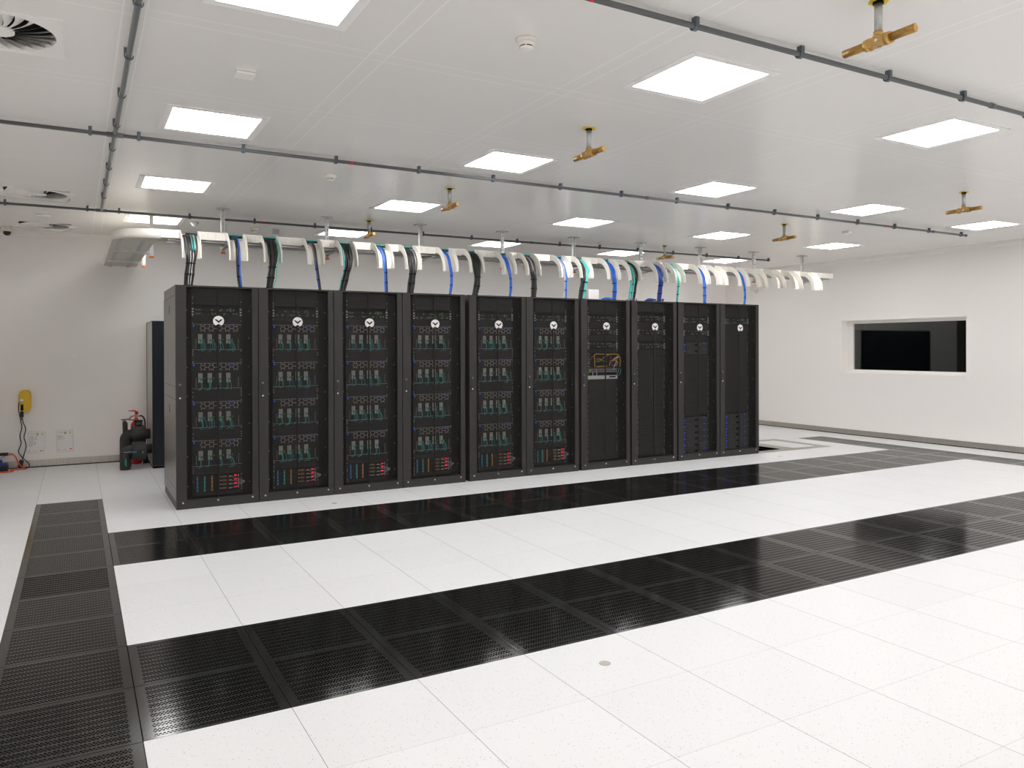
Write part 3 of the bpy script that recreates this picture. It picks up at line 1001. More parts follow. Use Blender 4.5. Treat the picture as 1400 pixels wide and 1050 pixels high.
# back rail, end cap side and bottom sheet
MB().box(0.52, TXE, TY1 - 0.004, TY1, TZ0, TZ1).build('back_rail', 'cream', rw)
b = MB().box(0.55, TXE - 0.02, TY0 + 0.02, TY1 - 0.006, TZ0 + 0.002, TZ0 + 0.006)
b.build('bottom_sheet', 'tray', rw)
# front rail segments between the exits
segs = [(0.55, EXITS[0][0])] + [(EXITS[k][1], EXITS[k + 1][0]) for k in range(len(EXITS) - 1)] + [(EXITS[-1][1], TXE)]
for (x0, x1) in segs:
    b = MB().box(x0, x1, TY0, TY0 + 0.004, TZ0, TZ1)
    b.box(x0, x1, TY0 + 0.004, TY0 + 0.020, TZ0, TZ0 + 0.003)
    c = (x0 + x1) / 2
    for dx in (-0.04, 0.04):
        for z in (TZ0 + 0.030, TZ0 + 0.060):
            if x1 - x0 > 0.16:
                b.cyl((c + dx, TY0, z), (c + dx, TY0 - 0.004, z), 0.008, n=10, m=1)
    b.build('front_rail', ['cream', 'strut'], rw)
# curved exits: two flanges and a trough
def exit_mesh(x0, x1):
    b = MB()
    yc, zc, Ro, Ri = TY0, TZ1 - 0.300, 0.300, 0.226
    n = 14
    for x in (x0, x1 - 0.005):
        poly = [(yc - Ro * math.sin(a), zc + Ro * math.cos(a)) for a in [PI / 2 * i / n for i in range(n + 1)]]
        poly += [(yc - Ri * math.sin(a), zc + Ri * math.cos(a)) for a in [PI / 2 * i / n for i in range(n, -1, -1)]]
        m = len(poly) // 2
        vs = [(x, *p) for p in poly] + [(x + 0.005, *p) for p in poly]
        k = len(poly)
        fs = []
        for i in range(m - 1):
            fs.append((i, i + 1, k - 2 - i, k - 1 - i))
            fs.append((k + k - 1 - i, k + k - 2 - i, k + i + 1, k + i))
            fs.append((i, k + i, k + i + 1, i + 1))
            fs.append((k - 1 - i, k - 2 - i, 2 * k - 2 - i, 2 * k - 1 - i))
        fs.append((m - 1, k + m - 1, k + m, m))
        b.add(vs, fs)
        b.box(x - 0.001, x + 0.006, yc - Ro - 0.002, yc - Ri, zc - 0.022, zc)
    tr = [(yc - Ri * math.sin(a), zc + Ri * math.cos(a)) for a in [PI / 2 * i / n for i in range(n + 1)]] + [(yc - Ri, zc - 0.022)]
    for i in range(len(tr) - 1):
        (ya, za), (yb, zb) = tr[i], tr[i + 1]
        vs = []
        for (yy, zz) in ((ya, za), (yb, zb)):
            d = Vector((yy - yc, zz - zc)).normalized() * 0.004
            vs += [(x0 + 0.005, yy, zz), (x1 - 0.005, yy, zz), (x1 - 0.005, yy - d.x, zz - d.y), (x0 + 0.005, yy - d.x, zz - d.y)]
        b.add(vs, [(0, 1, 5, 4), (3, 7, 6, 2), (0, 4, 7, 3), (1, 2, 6, 5)], 0, True)
    b.cyl((x0 - 0.001, yc - 0.03, TZ1 - 0.03), (x0 - 0.006, yc - 0.03, TZ1 - 0.03), 0.009, n=10, m=1)
    return b
for (x0, x1) in EXITS:
    exit_mesh(x0, x1).build('cable_exit', ['cream', 'strut'], rw)
# bend at the left end and the branch to the back wall
b = MB()
n = 16
cx, cy, Rb = 0.55, 5.98, 0.45
arc = [(cx - Rb * math.sin(PI / 2 * i / n), cy - Rb * math.cos(PI / 2 * i / n)) for i in range(n + 1)] + [(0.10, 9.0)]
for i in range(len(arc) - 1):
    (xa, ya), (xb, yb) = arc[i], arc[i + 1]
    ia, ib = Vector((cx - xa, cy - ya)), Vector((cx - xb, cy - yb))
    ia = ia.normalized() * 0.004 if i < n else Vector((0.004, 0))
    ib = ib.normalized() * 0.004 if i + 1 <= n else Vector((0.004, 0))
    vs = [(xa, ya, TZ0 - 0.012), (xb, yb, TZ0 - 0.012), (xb, yb, TZ1), (xa, ya, TZ1), (xa + ia.x, ya + ia.y, TZ0 - 0.012), (xb + ib.x, yb + ib.y, TZ0 - 0.012), (xb + ib.x, yb + ib.y, TZ1), (xa + ia.x, ya + ia.y, TZ1)]
    b.add(vs, [(0, 1, 2, 3), (7, 6, 5, 4), (3, 2, 6, 7), (0, 4, 5, 1)], 0, i < n)
b.build('bend_wall', 'cream', rw)
MB().box(0.516, 0.52, TY1, 9.0, TZ0, TZ1).build('branch_rail', 'cream', rw)
pts = arc[:n + 1] + [(0.104, 9.0), (0.514, 9.0), (0.514, 5.96), (0.55, 5.92)]
MB().prism(pts, 2, TZ0 - 0.006, TZ0 - 0.002).build('branch_sheet', 'tray', rw)
b = MB()
for x in (0.17, 0.39):
    b.box(x, x + 0.035, 5.84, 9.0, TZ0 - 0.016, TZ0 - 0.008)
b.build('branch_stiffener', 'galv', rw)
b = MB()
for y in (TY0 + 0.07, TY1 - 0.10):
    b.box(0.62, TXE - 0.03, y, y + 0.035, TZ0 - 0.020, TZ0 - 0.002)
b.build('long_stiffener', 'galv', rw)

# hangers: ceiling plate, slotted strut, cantilever arm and orange end cap
hg = None
HX = [1.23, 2.43, 3.66, 4.87, 6.05, 7.28, 8.49, 9.69, 10.87]
def slotted_strut(b, z0, z1):
    b.box(-0.0205, -0.018, -0.0205, 0.0205, z0, z1)
    b.box(0.018, 0.0205, -0.0205, 0.0205, z0, z1)
    b.box(-0.018, 0.018, 0.018, 0.0205, z0, z1)
    # slotted front face
    z = z0
    while z < z1 - 0.03:
        b.box(-0.018, 0.018, -0.0205, -0.018, z, z + 0.022)
        b.box(-0.018, -0.010, -0.0205, -0.018, z + 0.022, z + 0.050)
        b.box(0.010, 0.018, -0.0205, -0.018, z + 0.022, z + 0.050)
        z += 0.050
    b.box(-0.018, 0.018, -0.0205, -0.018, z, z1)
for k, x in enumerate(HX):
    loc = (x, 5.965, H)
    lab = 'slotted steel raceway hanger with orange foot, %s from left in the row above racks' % ORD[k]
    if hg is None:
        hg = thing('raceway_hanger', loc, lab, 'hanger', 'steel hangers of the raceway')
        MB().rbox(-0.07, 0.07, -0.055, 0.055, -0.010, -0.0005, 0.002).build('ceiling_plate', 'galv', hg)
        b = MB()
        slotted_strut(b, -0.50, -0.010)
        b.build('strut', 'strut', hg)
        b = MB().box(-0.020, 0.020, -0.43, -0.021, -0.468, -0.447)
        b.prism([(-0.021, -0.49), (-0.021, -0.468), (-0.20, -0.468)], 0, -0.004, 0.004)
        b.build('cantilever_arm', 'galv', hg)
        MB().rbox(-0.024, 0.024, -0.024, 0.024, -0.518, -0.501, 0.002).build('end_cap', 'orange', hg)
    else:
        dup(hg, loc, lab)
for k, y in enumerate((6.77, 7.97)):
    dup(hg, (0.548, y, H), 'slotted steel hanger with orange foot, %s of two beside the branch at left' % ('nearer', 'farther')[k], rz=-PI / 2)

# cables lying in the raceway
def run_thing(name, label, m, paths, r):
    o = MB()
    for p in paths:
        o.tube(smooth_path(p, 3), r, 6)
    return tag(o.build(name, m), label, 'cables', 'cable runs lying in the raceway')
def lay(x0, x1, y, z, amp, rng):
    pts, x = [], x0
    while x < x1:
        pts.append((x, y + rng.uniform(-amp, amp), z + rng.uniform(0, amp)))
        x += 0.3
    return pts
rg = random.Random(5)
run_thing('aqua_cable_run', 'aqua fibre cables lying along the inside of the cream raceway', 'aqua', [lay(1.0, 7.6, 5.60 + 0.02 * k, 2.868, 0.006, rg) for k in range(4)], 0.0055)
run_thing('black_cable_run', 'black cables lying along the inside of the cream raceway', 'cable', [lay(0.8, 6.0, 5.70 + 0.02 * k, 2.870, 0.006, rg) for k in range(5)], 0.0065)
run_thing('blue_cable_run', 'blue cables lying along the inside of the cream raceway', 'blue', [lay(1.3, 8.8, 5.83 + 0.02 * k, 2.845, 0.006, rg) for k in range(3)], 0.005)

# ------------------------------------------------------------------ cable bundles dropping into the racks
def bundle(k, spec, xb, label, ties=(0.28, 0.62, 0.95), sway=0.0, yb=5.235):
    """spec: list of (material, part name, number of strands, strand radius, side offset); k: exit number; xb: x where it meets the rack roof"""
    x0, x1 = EXITS[k]
    xt = (x0 + x1) / 2
    rng = random.Random(300 + k)
    root = thing('cable_bundle', (xb, yb, RH), label, 'cable bundle', 'cable bundles from raceway to racks')
    yc, zc, Rr = TY0, TZ1 - 0.300, 0.226
    total = sum(s[2] for s in spec)
    Rb = 0.0066 * math.sqrt(total) * 1.3 if total > 6 else 0.012
    cen = []
    idx = 0
    order = list(range(total))
    rng.shuffle(order)
    for (mname, pname, cnt, rad, off) in spec:
        b = MB()
        for q in range(cnt):
            a = 2.39996 * order[idx] + rng.uniform(-0.2, 0.2)
            rr = Rb * math.sqrt((order[idx] + 0.4) / total)
            idx += 1
            ox, oy = rr * math.cos(a) + off, rr * math.sin(a)
            spread = 1.55 + rng.uniform(-0.15, 0.15) if total > 10 else 1.2
            lift = 0.010 + rng.uniform(0, 0.022)
            pts = [(xt + ox * spread - 0.05 * rng.uniform(0.4, 1.4), yc + 0.26, TZ1 - 0.02 + rng.uniform(-0.012, 0.012)),
                   (xt + ox * spread - 0.02, yc + 0.12, zc + Rr + lift + 0.006)]
            for ang in (0.05, 0.35, 0.7, 1.0, 1.25):
                R_ = Rr + lift
                pts.append((xt + ox * spread, yc - R_ * math.sin(ang), zc + R_ * math.cos(ang)))
            tt = [(0.12, 1.15), (0.35, 0.95), (0.6, 1.05), (0.85, 0.95), (1.0, 0.85)]
            z_s = zc + 0.02
            for t_, sc_ in tt:
                bow = sway * math.sin(PI * t_)
                pts.append((xt + (xb - xt) * t_ + bow + ox * sc_, (yc - Rr - 0.03) + (yb - (yc - Rr - 0.03)) * t_ + oy * sc_, z_s + (RH - z_s) * t_))
            b.tube([p - Vector((xb, yb, RH)) for p in smooth_path(pts, 3)], rad * 1.15, 6)
        b.build(pname, mname, root)
    z_s = zc + 0.02
    for t_ in ties:
        p = Vector((xt + (xb - xt) * t_ + sway * math.sin(PI * t_), (yc - Rr - 0.03) + (yb - (yc - Rr - 0.03)) * t_, z_s + (RH - z_s) * t_)) - Vector((xb, yb, RH))
        off = sum(s[4] * s[2] for s in spec) / total
        MB().cyl((p.x + off, p.y, p.z - 0.005), (p.x + off, p.y, p.z + 0.005), Rb + 0.0065, n=14).build('cable_tie', 'gap', root)
    MB().rbox(-Rb - 0.02, Rb + 0.02, -Rb - 0.02, Rb + 0.02, 0.0, 0.014, 0.003).build('entry_grommet', 'black', root)
    return root
K, A, B, D, G = ('cable', 'black_cables'), ('aqua', 'aqua_cables'), ('blue', 'blue_cables'), ('darkblue', 'dark_blue_cables'), ('greycable', 'grey_cables')
def lab(n, what):
    return what + ', dropping into the %s' % n
bundle(0, [(*K, 20, 0.0066, 0), (*G, 4, 0.0045, 0), (*A, 2, 0.0045, 0.012)], 0.775, 'thick black and grey cable bundle, first from left, with a little aqua')
bundle(1, [(*K, 2, 0.008, -0.010), (*B, 2, 0.006, 0.010), (*G, 1, 0.005, 0)], 1.300, 'thin black and blue cable bundle, second from left', sway=-0.010)
bundle(2, [(*K, 17, 0.0072, 0), (*A, 2, 0.0045, 0.028)], 1.590, 'thick black cable bundle, third from left, above the second rack')
bundle(3, [(*K, 3, 0.007, 0), (*B, 1, 0.005, 0), (*G, 2, 0.005, -0.008)], 2.150, 'thin slanting black and grey cable bundle, fourth from left')
bundle(4, [(*K, 16, 0.0070, 0), (*A, 2, 0.0045, -0.022)], 2.400, 'thick black cable bundle, fifth from left, above the third rack')
bundle(5, [(*B, 2, 0.0062, -0.006), (*K, 2, 0.006, 0.006), (*G, 1, 0.005, 0)], 2.935, 'thin blue, black and white cable bundle, sixth from left')
bundle(6, [(*K, 16, 0.0068, 0), (*G, 4, 0.0045, 0)], 3.225, 'thick black and grey cable bundle, seventh from left, above the fourth rack')
bundle(7, [(*B, 6, 0.0064, 0)], 3.745, 'bright blue cable bundle, eighth from left, above the fourth rack', sway=0.018)
bundle(8, [(*K, 18, 0.0072, 0)], 4.085, 'thick all-black cable bundle, ninth from left, above the fifth rack', sway=0.02)
bundle(9, [(*B, 5, 0.0064, 0), (*G, 1, 0.004, 0.012)], 4.585, 'bright blue cable bundle, tenth from left, above the fifth rack', sway=0.02)
bundle(10, [(*K, 15, 0.0070, 0), (*G, 3, 0.005, 0)], 4.935, 'thick black cable bundle, eleventh from left, above the sixth rack', sway=0.01)
bundle(11, [(*G, 3, 0.006, -0.008), (*B, 2, 0.006, 0.010)], 5.430, 'thin grey and blue cable bundle, twelfth from left, above the sixth rack')
bundle(12, [(*K, 5, 0.0072, -0.034), (*A, 6, 0.0064, 0.020), (*G, 2, 0.005, 0)], 5.705, 'black and aqua cable bundle, thirteenth from left, beside the white box')
bundle(13, [(*B, 9, 0.0068, 0), (*G, 2, 0.005, 0)], 6.230, 'thick bright blue cable bundle, fourteenth from left, above the seventh rack', sway=0.015)
bundle(14, [(*A, 6, 0.0072, -0.030), (*K, 5, 0.0068, 0.032)], 6.545, 'aqua and black cable bundle, fifteenth from left, right of the seventh rack')
bundle(15, [(*D, 12, 0.0072, 0)], 7.030, 'thick dark blue cable bundle, sixteenth from left, above the eighth rack')
bundle(16, [(*A, 3, 0.0058, 0)], 7.370, 'thin aqua cable bundle, seventeenth from left, above the eighth rack')
bundle(17, [(*B, 4, 0.0064, -0.004), (*D, 3, 0.0064, 0.006)], 7.910, 'blue cable bundle, second from right, above the ninth rack')
bundle(19, [(*B, 6, 0.0066, 0)], 8.720, 'blue cable bundle, rightmost one, above the rightmost rack', sway=0.02)

# things on the rack roofs
rt = thing('white_router', (5.92, 5.30, RH), 'small white router box standing on top of the seventh rack', 'router')
MB().rbox(-0.085, 0.085, -0.035, 0.035, 0.0, 0.155, 0.008).build('case', 'logo', rt)
b = MB()
for z in (0.025, 0.055, 0.085, 0.115):
    b.box(0.0855, 0.088, -0.012, 0.012, z, z + 0.016)
b.build('port_strip', 'tan_print', rt)
def loops(cx, n, rng):
    b = MB()
    for k in range(n):
        r = rng.uniform(0.05, 0.085)
        x, y = cx + rng.uniform(-0.05, 0.05), 5.10 + rng.uniform(-0.02, 0.05)
        pts = [(x + r * 1.3 * math.cos(a), y + r * 0.7 * math.sin(a), RH + 0.010 + 0.009 * k + 0.006 * math.sin(2 * a)) for a in [2 * PI * i / 14 for i in range(14)]]
        b.tube(smooth_path(pts, 3), 0.0055, 6)
    return b
tag(loops(6.75, 4, random.Random(3)).build('coiled_cable', 'darkblue'), 'loose coil of dark blue cable on top of the eighth rack', 'cable coil')
tag(loops(6.06, 3, random.Random(4)).build('coiled_cable', 'blue'), 'loose coil of blue cable on the seventh rack right of the white box', 'cable coil')
tag(MB().tube(smooth_path([(6.28, 5.02, RH + 0.006), (6.36, 5.0, RH + 0.024), (6.46, 5.01, RH + 0.02), (6.50, 5.08, RH + 0.006)], 5), 0.006, 6).build('pink_cable', 'magenta'),
    'short pink cable lying on the right end of the seventh rack roof', 'cable')
tag(MB().tube(smooth_path([(7.00, 5.12, RH + 0.008), (6.94, 5.02, RH + 0.034), (6.85, 5.0, RH + 0.012)], 5), 0.010, 6).build('blue_cable', 'darkblue'),
    'short thick blue cable branching from the dark blue bundle on the eighth rack', 'cable')

# ================================================================== CEILING PIPES
PZ, PR = H - 0.040, 0.0142
def clip_mesh(along):
    """open saddle clip round the pipe; along: axis of the pipe"""
    b = MB()
    n = 10
    pts = []
    for i in range(n + 1):
        a = PI + PI * i / n
        pts.append(((PR + 0.0045) * math.cos(a), (PR + 0.0045) * math.sin(a)))
    w = 0.011
    outer = [(q[0] * 1.28, q[1] * 1.28) for q in pts]
    poly = [(outer[0][0], H - PZ - 0.001)] + outer + [(outer[-1][0], 0.014)] + [(pts[-1][0], 0.014)] + pts[::-1] + [(pts[0][0], H - PZ - 0.001)]
    k = len(poly)
    vs = []
    for s in (-w, w):
        for (a, z) in poly:
            vs.append((s, a, z) if along == 0 else (a, s, z))
    m = n + 1
    fs = []
    for i in range(m - 1):
        p, q = 1 + i, 2 + i
        r_, t_ = k - 2 - i, k - 3 - i
        fs += [(p, q, t_, r_), (k + r_, k + t_, k + q, k + p), (p, k + p, k + q, q), (r_, t_, k + t_, k + r_)]
    b.add(vs, fs)
    if along == 0:
        b.box(-w, w, -PR - 0.010, PR * 0.6, 0.016, H - PZ - 0.001)
        b.box(-w, w, -PR - 0.010, -PR - 0.003, 0, 0.018)
    else:
        b.box(-PR - 0.010, PR * 0.6, -w, w, 0.016, H - PZ - 0.001)
        b.box(-PR - 0.010, -PR - 0.003, -w, w, 0, 0.018)
    return b
clip_x = clip_mesh(0)
clip_y = clip_mesh(1)
def pipe_x(y, x0, x1, clips, couplings, reds, label, cap=True):
    r = thing('detection_pipe', (x0, y, PZ), label, 'pipe', 'grey detection pipes under the ceiling')
    MB().cyl((0, 0, 0), (x1 - x0, 0, 0), PR, n=20).build('pipe_run', 'pipe', r)
    first = None
    for c in clips:
        if first is None:
            first = clip_x.build('pipe_clip', 'clip', r, (c - x0, 0, 0))
        else:
            o = first.copy()
            COL.objects.link(o)
            o.location = (c - x0, 0, 0)
    for c in couplings:
        MB().cyl((c - x0 - 0.028, 0, 0), (c - x0 + 0.028, 0, 0), PR + 0.0035, n=20).build('coupling', 'pipe', r)
    for c in reds:
        MB().cyl((c - x0 - 0.010, 0, 0), (c - x0 + 0.010, 0, 0), PR + 0.0007, n=20).build('red_sticker', 'red', r)
    if cap:
        MB().cyl((x1 - x0 - 0.03, 0, 0), (x1 - x0 + 0.012, 0, 0), PR + 0.004, n=20).build('end_cap', 'pipe', r)
    return r
pipe_x(2.90, XL + 0.004, 10.66, [-0.88, -0.14] + [0.175 + 0.740 * k for k in range(15)], [4.96, 9.90], [1.785, 8.87], 'grey detection pipe under the ceiling, middle one of three running left to right')
pipe_x(6.50, XL + 0.004, 10.63, [-0.89, -0.12] + [0.195 + 0.744 * k for k in range(15)], [5.66], [1.795, 8.96], 'grey detection pipe under the ceiling, farthest of three running left to right')
pipe_x(-0.672, 0.018, 10.66, [0.165 + 0.740 * k for k in range(15)], [4.94], [1.773], 'grey detection pipe under the ceiling, nearest of three running left to right')
r = thing('detection_pipe', (0.018, -3.9, PZ), 'grey detection header pipe running away from camera and crossing the others', 'pipe', 'grey detection pipes under the ceiling')
MB().cyl((0, 0, 0), (0, 10.40, 0), PR + 0.0004, n=20).build('pipe_run', 'pipe', r)
first = None
for y in [-2.6 + 0.743 * k for k in range(13)]:
    if abs(y - 2.9) < 0.2 or abs(y + 0.672) < 0.15 or y > 6.2:
        continue
    if first is None:
        first = clip_y.build('pipe_clip', 'clip', r, (0, y + 3.9, 0))
    else:
        o = first.copy()
        COL.objects.link(o)
        o.location = (0, y + 3.9, 0)
for y in (-0.672, 2.90, 6.50):
    b = MB().cyl((0, y + 3.9 - 0.055, 0), (0, y + 3.9 + (0.055 if y < 6 else 0.02), 0), PR + 0.0045, n=20)
    b.cyl((-0.055 if y > 0 else 0, y + 3.9, 0), (0.055, y + 3.9, 0), PR + 0.0045, n=20)
    b.build('cross_fitting', 'pipe', r)

# ================================================================== DISCHARGE NOZZLES
nz0 = None
NZ = [((2.995, -1.24), 'large brass discharge nozzle on ceiling drop pipe, nearest, at the top right'),
      ((3.02, 1.16), 'brass discharge nozzle on ceiling, between camera-side light panels near the picture centre'),
      ((3.02, 3.62), 'small brass discharge nozzle left of centre, before the raceway'),
      ((2.96, 5.94), 'tiny brass discharge nozzle far left, seen over the raceway in front of a light'),
      ((7.78, 3.60), 'brass discharge nozzle above the right end of the raceway'),
      ((7.76, 1.20), 'brass discharge nozzle near the right edge, above the dark window'),
      ((7.80, 6.02), 'tiny brass discharge nozzle seen just above the raceway right of centre')]
for (x, y), labl in NZ:
    loc = (x, y, H)
    if nz0 is None:
        nz0 = thing('discharge_nozzle', loc, labl, 'nozzle', 'brass discharge nozzles')
        MB().cyl((0, 0, -0.001), (0, 0, -0.150), 0.0185, n=20).build('drop_pipe', 'galv', nz0)
        rng = random.Random(2)
        pts = [((0.030 + rng.uniform(0, 0.028)) * math.cos(2 * PI * i / 14), (0.030 + rng.uniform(0, 0.028)) * math.sin(2 * PI * i / 14)) for i in range(14)]
        MB().prism(pts, 2, -0.007, -0.0005).build('sealant_ring', 'sealant', nz0)
        MB().cyl((0, 0, -0.007), (0, 0, -0.019), 0.024, n=18).build('rubber_collar', 'gap', nz0)
        b = MB()
        b.cyl((0, 0, -0.146), (0, 0, -0.170), 0.0235, n=8)
        b.cyl((0, 0, -0.165), (0, 0, -0.180), 0.027, 0.030, n=18)
        b.rbox(-0.026, 0.026, -0.048, 0.048, -0.212, -0.170, 0.008)
        for s in (-1, 1):
            b.cyl((0, s * 0.040, -0.191), (0, s * 0.066, -0.191), 0.030, 0.028, n=18)
        b.build('tee_body', 'brass', nz0)
        for s in (-1, 1):
            q = MB().cyl((0, s * 0.066, -0.191), (0, s * 0.185, -0.191), 0.0195, n=18)
            q.cyl((0, s * 0.185, -0.191), (0, s * 0.187, -0.191), 0.0165, n=18, m=1)
            q.build('nozzle_pipe', ['brass_d', 'brass'], nz0)
        MB().cyl((-0.026, -0.01, -0.193), (-0.034, -0.01, -0.193), 0.0085, n=6).cyl((0.01, 0.0, -0.212), (0.01, 0.0, -0.220), 0.008, n=6).build('set_screw', 'silver', nz0)
    else:
        dup(nz0, loc, labl)

# ================================================================== DETECTORS, SENSORS, CAMERA
def smoke(loc, labl):
    r = thing('smoke_detector', loc, labl, 'smoke detector', 'round smoke detectors')
    MB().lathe([(0.0, -0.0005), (0.053, -0.0005), (0.054, -0.012), (0.051, -0.022), (0.0, -0.022)], n=32).build('base', 'cream', r)
    MB().lathe([(0.0, -0.0221), (0.0485, -0.0221), (0.047, -0.030), (0.038, -0.040), (0.0, -0.040)], n=32).build('housing', 'cream', r)
    MB().lathe([(0.0, -0.0401), (0.0345, -0.0401), (0.0345, -0.046), (0.0, -0.046)], n=32).build('dark_slots', 'gap', r)
    b = MB().lathe([(0.0, -0.0461), (0.037, -0.0461), (0.036, -0.052), (0.030, -0.057), (0.0, -0.058)], n=32)
    for i in range(5):
        a = 2 * PI * i / 5 + 0.35
        b.cyl((0.035 * math.cos(a), 0.035 * math.sin(a), -0.0402), (0.035 * math.cos(a), 0.035 * math.sin(a), -0.047), 0.004, n=8)
    b.build('cap', 'cream', r)
    return r
s0 = smoke((1.80, -0.045, H), 'round cream smoke detector on ceiling at top centre')
dup(s0, (1.81, 3.60, H), 'round cream smoke detector between the two pipes left of centre')
dup(s0, (1.82, 7.25, H), 'round cream smoke detector far back, just above the raceway at left', rz=0.6)
def square_sensor(loc, labl, s=0.055):
    r = thing('square_sensor', loc, labl, 'sensor', 'flat square ceiling sensors')
    MB().rbox(-s, s, -s, s, -0.012, -0.0005, 0.003).build('base', 'white', r)
    MB().box(-s * 0.93, s * 0.93, -s * 0.93, s * 0.93, -0.015, -0.0121).build('shadow_gap', 'trim', r)
    MB().rbox(-s * 0.96, s * 0.96, -s * 0.96, s * 0.96, -0.030, -0.0151, 0.004).build('cover', 'white', r)
    return r
q0 = square_sensor((0.62, 1.18, H), 'flat square white sensor on ceiling between two light panels at left')
dup(q0, (9.08, 3.63, H), 'flat square white sensor on ceiling at right, above the window side')
r = thing('cone_sensor', (1.07, 7.15, H), 'white cone-shaped ceiling sensor behind the raceway left end', 'sensor')
MB().lathe([(0.0, -0.0005), (0.055, -0.0005), (0.055, -0.010), (0.0, -0.010)], n=28).build('base', 'white', r)
MB().lathe([(0.0, -0.0101), (0.050, -0.0101), (0.020, -0.050), (0.008, -0.056), (0.0, -0.057)], n=28).build('cone', 'white', r)
r = thing('ceiling_sounder', (2.10, 7.30, H), 'lilac striped label device on ceiling behind the raceway', 'sounder')
MB().rbox(-0.045, 0.045, -0.045, 0.045, -0.070, -0.0005, 0.006).build('body', 'white', r)
b = MB()
for k in range(4):
    b.box(-0.044, 0.044, -0.047, -0.0455, -0.066 + 0.016 * k, -0.056 + 0.016 * k)
b.build('striped_label', 'lilac', r)
r = thing('wrapped_detector', (8.72, 6.95, H), 'plastic-wrapped round detector on ceiling just above the raceway right of centre', 'smoke detector')
MB().lathe([(0.0, -0.0005), (0.05, -0.0005), (0.05, -0.03), (0.035, -0.05), (0.0, -0.05)], n=24).build('detector', 'cream', r)
def crumple(rad, sz, seed, n=14, k=9):
    rng = random.Random(seed)
    b = MB()
    vs, fs = [], []
    for i in range(k):
        ph = PI * (i + 0.5) / k
        for j in range(n):
            a = 2 * PI * j / n
            q = rad * rng.uniform(0.78, 1.15)
            vs.append((q * math.sin(ph) * math.cos(a), q * math.sin(ph) * math.sin(a), sz * q / rad * math.cos(ph)))
    for i in range(k - 1):
        for j in range(n):
            fs.append((i * n + j, i * n + (j + 1) % n, (i + 1) * n + (j + 1) % n, (i + 1) * n + j))
    fs += [tuple(range(n)), tuple((k - 1) * n + j for j in range(n - 1, -1, -1))]
    return b.add(vs, fs)
o = crumple(0.068, 0.036, 3).build('plastic_film', 'wrap', r)
o.location = (0, 0, -0.042)
r = thing('wrapped_sounder', (11.97, 8.10, 2.82), 'crumpled plastic-wrapped device on the right wall below the raceway drop-outs', 'sounder')
MB().cyl((0.079, 0, 0), (0.0, 0, 0), 0.05, 0.04, n=20).build('device', 'white', r)
o = crumple(0.085, 0.085, 8, 16, 10).build('plastic_film', 'wrap', r)
o.location = (-0.01, 0, 0)
r = thing('dome_camera', (-1.015, 8.72, H), 'white dome security camera on ceiling in the far left corner', 'security camera')
MB().lathe([(0.0, -0.0005), (0.058, -0.0005), (0.066, -0.020), (0.068, -0.055), (0.064, -0.064), (0.0, -0.064)], n=32).build('housing', 'cream', r)
MB().lathe([(0.0, -0.0641), (0.046, -0.0641), (0.045, -0.085), (0.036, -0.103), (0.018, -0.114), (0.0, -0.117)], n=32).build('smoked_dome', 'smoked', r)
r = thing('emergency_light', (-0.57, 7.40, H), 'small white rectangular ceiling unit with a green light at left', 'emergency light')
MB().rbox(-0.075, 0.075, -0.06, 0.06, -0.012, -0.0005, 0.003).build('cover_plate', 'white', r)
MB().cyl((-0.02, 0.02, -0.012), (-0.02, 0.02, -0.016), 0.006, n=10).build('status_light', 'led_gd', r)

# swirl vents
def vent(loc, labl):
    r = thing('swirl_vent', loc, labl, 'air vent', 'swirl ceiling vents')
    s, R0, R1 = 0.297, 0.262, 0.080
    n = 48
    b = MB()
    # square plate with a round opening and a short collar
    ring = [(R0 * math.cos(2 * PI * i / n), R0 * math.sin(2 * PI * i / n)) for i in range(n)]
    sq = []
    for (x, y) in ring:
        k = s / max(abs(x), abs(y))
        sq.append((x * k, y * k))
    vs = [(*p, -0.005) for p in ring] + [(*p, -0.005) for p in sq] + [(*p, -0.0004) for p in sq] + [(*p, 0.045) for p in ring]
    fs = []
    for i in range(n):
        j = (i + 1) % n
        fs += [(i, n + i, n + j, j), (n + i, 2 * n + i, 2 * n + j, n + j), (3 * n + i, i, j, 3 * n + j)]
    b.add(vs, fs)
    b.build('face_plate', 'white', r)
    b = MB()
    for (x0, x1, y0, y1) in ((-0.275, 0.275, -0.275, -0.27), (-0.275, 0.275, 0.27, 0.275), (-0.275, -0.27, -0.27, 0.27), (0.27, 0.275, -0.27, 0.27)):
        b.box(x0, x1, y0, y1, 0.002, 0.20)
    b.box(-0.275, 0.275, -0.275, 0.275, 0.20, 0.205)
    b.build('plenum_box', 'plenum', r)
    MB().cyl((0, 0, 0.004), (0, 0, -0.006), R1, n=32).build('hub', 'white', r)
    b = MB()
    N = 24
    for k in range(N):
        a = 2 * PI * k / N
        pr = []
        for i in range(7):
            t = i / 6
            rad = R1 * 0.97 + (R0 * 0.998 - R1 * 0.97) * t
            da = a - 0.30 * t
            wdt = 0.5 * (2 * PI / N) * rad * 0.98
            c, s_ = math.cos(da), math.sin(da)
            tx, ty = -s_, c
            lift = 0.006 + 0.034 * t
            pr.append(((rad * c - tx * wdt, rad * s_ - ty * wdt, -0.004), (rad * c + tx * wdt, rad * s_ + ty * wdt, -0.004 + lift)))
        vs = [p for q in pr for p in q]
        b.add(vs, [(2 * i, 2 * i + 1, 2 * i + 3, 2 * i + 2) for i in range(6)], 0, True)
    b.build('swirl_blades', 'white', r)
    return r
v0 = vent((-0.575, 1.17, H), 'large round swirl air vent on ceiling at the top left corner')
dup(v0, (-0.57, 5.98, H), 'swirl air vent on ceiling at left, between the middle and far pipes', rz=0.2)
dup(v0, (-0.57, 8.40, H), 'swirl air vent on ceiling at left, farthest, near the back wall', rz=0.4)

